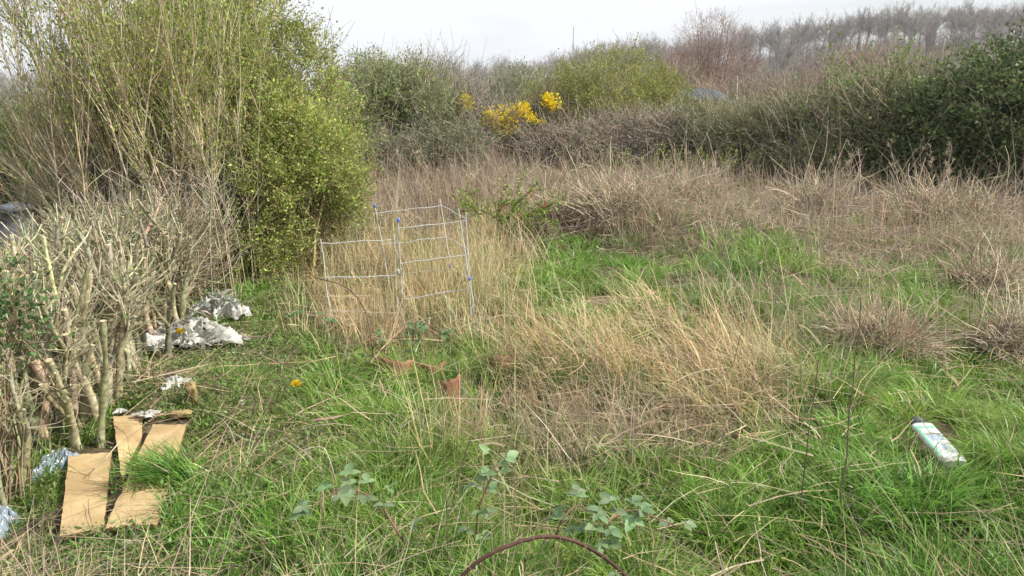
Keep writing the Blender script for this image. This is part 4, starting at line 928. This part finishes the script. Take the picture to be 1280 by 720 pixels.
i = rng.integers(0, 4, m); leaves(fl, np.array(cc)[i] + rng.normal(0, .03, (m, 3)), rng.normal(0, 1, (m, 3)), .028, .6, cols(m, (.42, .10, .05), .2)); fl.build('red_leaves', M_leaf, root)
envelope_bush('rose_bush', 'small light green bushlet behind the white frames, left of the slender bush', 'bush', G(592, 282),
    [ell(590, 252, 9.6, 14, 14, .15), ell(606, 285, 9., 10, 16, .15)], 10, 60, .16, .003, (.2, .15, .08), 500, .035, .6, (.24, .34, .07))

# tangled mounds of dead bramble
for (cx, cy, wx, wy, lb) in ((780, 262, 70, 22, 'wide mound of tangled dead bramble beyond the slender bush, left of centre band'), (860, 248, 45, 16, 'mound of tangled dead bramble farther back, under the low hedge'),
        (690, 278, 34, 14, 'small tangle of dead bramble just right of the slender bush'), (1010, 262, 60, 20, 'tangle of dead stems in front of the hedge with fresh shoots'),
        (1180, 268, 80, 22, 'long grey tangle of dead stems at the foot of the dark evergreen bank'), (1250, 430, 44, 16, 'brown tangle of dead stems at the right edge above the tussocks'),
        (1100, 432, 60, 11, 'flattened grey-brown tangle in the grass, right of the golden swath'), (1230, 356, 42, 15, 'brown clump of dead stems at the right, behind the tussocks')):
    gp = G(cx, cy + wy * .8); yd = gp[1]
    envelope_bush('dead_bramble', lb, 'dead bramble', gp, [ell(cx, cy, yd, wx, wy, wx * yd / FPX * .7)], 60, int(10 * wx + 120), .04 * yd ** .9 + .08, .0020 + .00028 * yd, (.42, .345, .25), int(4 * wx), .035, .5, (.24, .25, .10),
                  ph=cx * .01, up=.1, tw_up=-.10, tw_wob=.3, thr=-.3, limb_r=.006, base_sp=wx * yd / FPX * .5, group='dead bramble tangles', shoot=.1)

# green leafy weeds lining the hedge foot, each a countable clump of nettles/elder shoots
k = 0
for (px_, py_, hpx) in ((800, 222, 26), (840, 224, 30), (884, 222, 26), (925, 226, 30), (975, 226, 24), (1020, 232, 26), (600, 205, 30), (655, 212, 26), (720, 214, 24), (760, 216, 22)):
    b0 = G(px_, py_); root = thing('elder_shoot', 'fresh yellow-green shoots at the foot of the hedges, among the tan stalks', 'shoots', b0, 'green shoots along the hedge foot')
    st, fo = Geo(), Geo(); n = 12; hh = hpx * b0[1] / FPX * 1.2
    P0 = b0 + rng.normal(0, .22, (n, 3)) * [1, .6, 0]; T = grow(P0, nrm(rng.normal(0, .15, (n, 3)) + [0, 0, 1]), hh * rng.uniform(.6, 1.2, n), 6, .03, .05)
    tubes(st, T, taper(n, 6, .005, .003), cols(n, (.26, .24, .14)), 3); m = 230; i = rng.integers(0, n, m); leaves(fo, T[i, rng.integers(2, 6, m)] + rng.normal(0, .03, (m, 3)), rng.normal(0, 1, (m, 3)), .055 * rng.uniform(.5, 1.2, m), .5, cols(m, (.27, .34, .08), .2))
    st.build('stem', M_twig, root); fo.build('foliage', M_leaf, root)

# ------------------------------------------------------------------ individual dead stems and sticks
def stem(label, a, b, Yt=None, r=.003, colr=(.20, .15, .11), tw=10, name='dead_weed', group='single dead stems', seedh=False, bend=.0):
    A_ = G(*a); Yt = A_[1] if Yt is None else Yt; B_ = at(b[0], b[1], Yt)
    m_ = (A_ + B_) / 2 + [bend, 0, 0]; P = bez([A_ - [0, 0, .02], m_, B_], 12)[None]; P[:, 1:-1] += rng.normal(0, r * .8, P[:, 1:-1].shape)
    g = Geo(); tubes(g, P, taper(1, 12, r, r * .5), colr, 5)
    if tw:
        T, _ = branch(P, tw, np.linalg.norm(B_ - A_) * .12, .7, .25, 1, 4, .1, .1); tubes(g, T, taper(tw, 4, r * .4, r * .25), cols(tw, colr, .1), 3)
        if seedh:
            T2, _ = branch(T, tw * 9, .05, 1., .5, 1, 3, .1, .1); tubes(g, T2, taper(tw * 9, 3, r * .35, r * .45), cols(tw * 9, (.46, .40, .29), .1), 3)
    return tag(g.build(name, M_twig), label, 'dead stem', group)
for a, b, r, cl_, tw, lab in (
    ((1046, 668), (1076, 372), .0036, (.15, .11, .09), 7, 'tallest dark dead stem standing in the foreground, left of the white container'),
    ((998, 655), (1023, 450), .003, (.15, .11, .09), 4, 'thin dark dead stem just left of the tallest dark stem'),
    ((800, 745), (838, 650), .0045, (.36, .31, .20), 3, 'pale stick leaning right by the rightmost bramble spray'),
    ((545, 700), (588, 545), .0026, (.17, .13, .09), 4, 'dark dead stem leaning right above the left end of the dark cane'),
    ((562, 735), (553, 500), .0020, (.20, .16, .11), 4, 'thin upright dead stem left of the centre bramble'),
    ((607, 700), (600, 500), .0022, (.36, .27, .15), 3, 'straw-brown upright stem in the middle of the centre bramble'),
    ((398, 735), (404, 612), .0030, (.44, .38, .26), 2, 'pale upright dead stem at the bottom edge below the hooked stem'),
    ((438, 740), (412, 575), .0024, (.28, .22, .15), 2, 'dark dead stem curving left at the bottom edge'),
    ((905, 500), (932, 398), .0030, (.24, .18, .13), 4, 'dark stem poking out of the golden leaning grass'),
    ((640, 610), (637, 400), .0016, (.22, .17, .12), 3, 'very thin dark stem right of the clay shards'),
    ((1225, 440), (1227, 288), .0040, (.28, .20, .14), 8, 'brown weedy stem clump at the right, above the green tussocks'),
    ((1210, 440), (1216, 300), .0034, (.28, .20, .14), 8, 'brown weedy stem just left of the tallest one at the right'),
    ((1160, 540), (1140, 440), .0030, (.33, .25, .15), 5, 'bent brown stem rising left of the white container'),
    ((1185, 470), (1180, 395), .0034, (.55, .47, .33), 0, 'short pale upright stalk among the flattened straw at the right'),
    ((1000, 420), (1010, 330), .0030, (.40, .32, .22), 3, 'thin tan stem in the grass at the right middle')):
    stem(lab, a, b, r=r, colr=cl_, tw=tw)
# fallen light sticks
for a, b, r, lab in (((1125, 735), (1058, 592), .0042, 'pale fallen stick propped against the tallest dark stem'), ((885, 722), (955, 700), .004, 'pale stick lying in the grass at the bottom edge, right of centre'),
                     ((1165, 600), (1290, 668), .0022, 'long pale straw lying across the grass at the lower right'), ((470, 512), (640, 560), .0026, 'pale fallen stalk crossing beside the clay shards'),
                     ((1090, 460), (1280, 476), .0022, 'pale straw lying level across the tussocks at the right'), ((640, 582), (470, 582), .0016, 'thin level straw left of the flattened tan grass'),
                     ((165, 478), (262, 455), .004, 'thin pale branch lying on the litter behind the cardboard'), ((150, 552), (118, 585), .003, 'thin twig lying on the left cardboard sheet'), ((340, 420), (302, 421), .006, 'dark twig on the ground right of the white sheeting')):
    A_ = G(*a, up=.06); B_ = G(*b, up=.10)
    if 'propped' in lab: B_ = at(1058, 592, 2.9)
    P = bez([A_, (A_ + B_) / 2 + rng.normal(0, .012, 3), B_], 9)[None]; g = Geo(); tubes(g, P, taper(1, 9, r, r * .6), (.50, .43, .30) if 'dark' not in lab else (.15, .11, .09), 5, True)
    T, _ = branch(P, 3, .05, .8, .2, .9, 3, 0, .1); tubes(g, T, taper(3, 3, r * .5, r * .3), (.45, .38, .27), 4)
    tag(g.build('fallen_stick', M_twig), lab, 'stick', 'fallen sticks and straws')
# horizontal low branch of the cut hedge
P = bez([G(128, 520) + [0, 0, .08], at(150, 492, 4.05), at(172, 487, 4.1), at(178, 476, 4.15), at(163, 450, 4.2), at(160, 420, 4.2)], 20)[None]
g = Geo(); tubes(g, P, taper(1, 20, .022, .009) * (1 + rng.normal(0, .06, (1, 20))), (.44, .37, .24), 8, True, (.6, .5, .33)); tag(g.build('hedge_branch', M_twig), 'thick pale elbow-shaped branch low at the foot of the cut hedge', 'branch')

# standing weed stalks along the bank, countable
spots = []
for j in range(72):
    spots.append((rng.uniform(470, 1290), rng.uniform(226, 285)))
for j, (a, b) in enumerate(spots):
    s_ = float(np.interp(a, [470, 800, 1000, 1280], [.55, .6, .85, 1.15])); A_ = G(a, b); hpx = s_ * rng.uniform(60, 110) * 12 / A_[1]
    stem('tall tan seeded weed stalk standing in front of the hedges', (a, b), (a + rng.normal(-6, 14), b - hpx * .75), r=.0048, colr=(.44, .37, .27) if j % 3 else (.30, .22, .17), tw=9, name='weed_stalk', group='tall weed stalks before the hedges', seedh=True, bend=rng.normal(0, .04))

# ------------------------------------------------------------------ thin air between here and the ridge
me = bpy.data.meshes.new('haze'); lo, hi = (-3300, -900, -25), (3300, 4400, 60)
vv = [(x, y, z) for x in (lo[0], hi[0]) for y in (lo[1], hi[1]) for z in (lo[2], hi[2])]
me.from_pydata(vv, [], [(0, 1, 3, 2), (4, 6, 7, 5), (0, 4, 5, 1), (2, 3, 7, 6), (0, 2, 6, 4), (1, 5, 7, 3)])
m = bpy.data.materials.new('haze_air'); m.use_nodes = True; t = m.node_tree; t.nodes.clear(); o_ = t.nodes.new('ShaderNodeOutputMaterial'); pv = t.nodes.new('ShaderNodeVolumePrincipled')
pv.inputs['Color'].default_value = (.86, .90, .96, 1); pv.inputs['Density'].default_value = .0004
t.links.new(pv.outputs['Volume'], o_.inputs['Volume']); me.materials.append(m)
hz = bpy.data.objects.new('haze', me); C.objects.link(hz); tag(hz, 'thin pale haze over the far wooded ridge', 'haze', kind='stuff')
scene.cycles.volume_bounces = 0
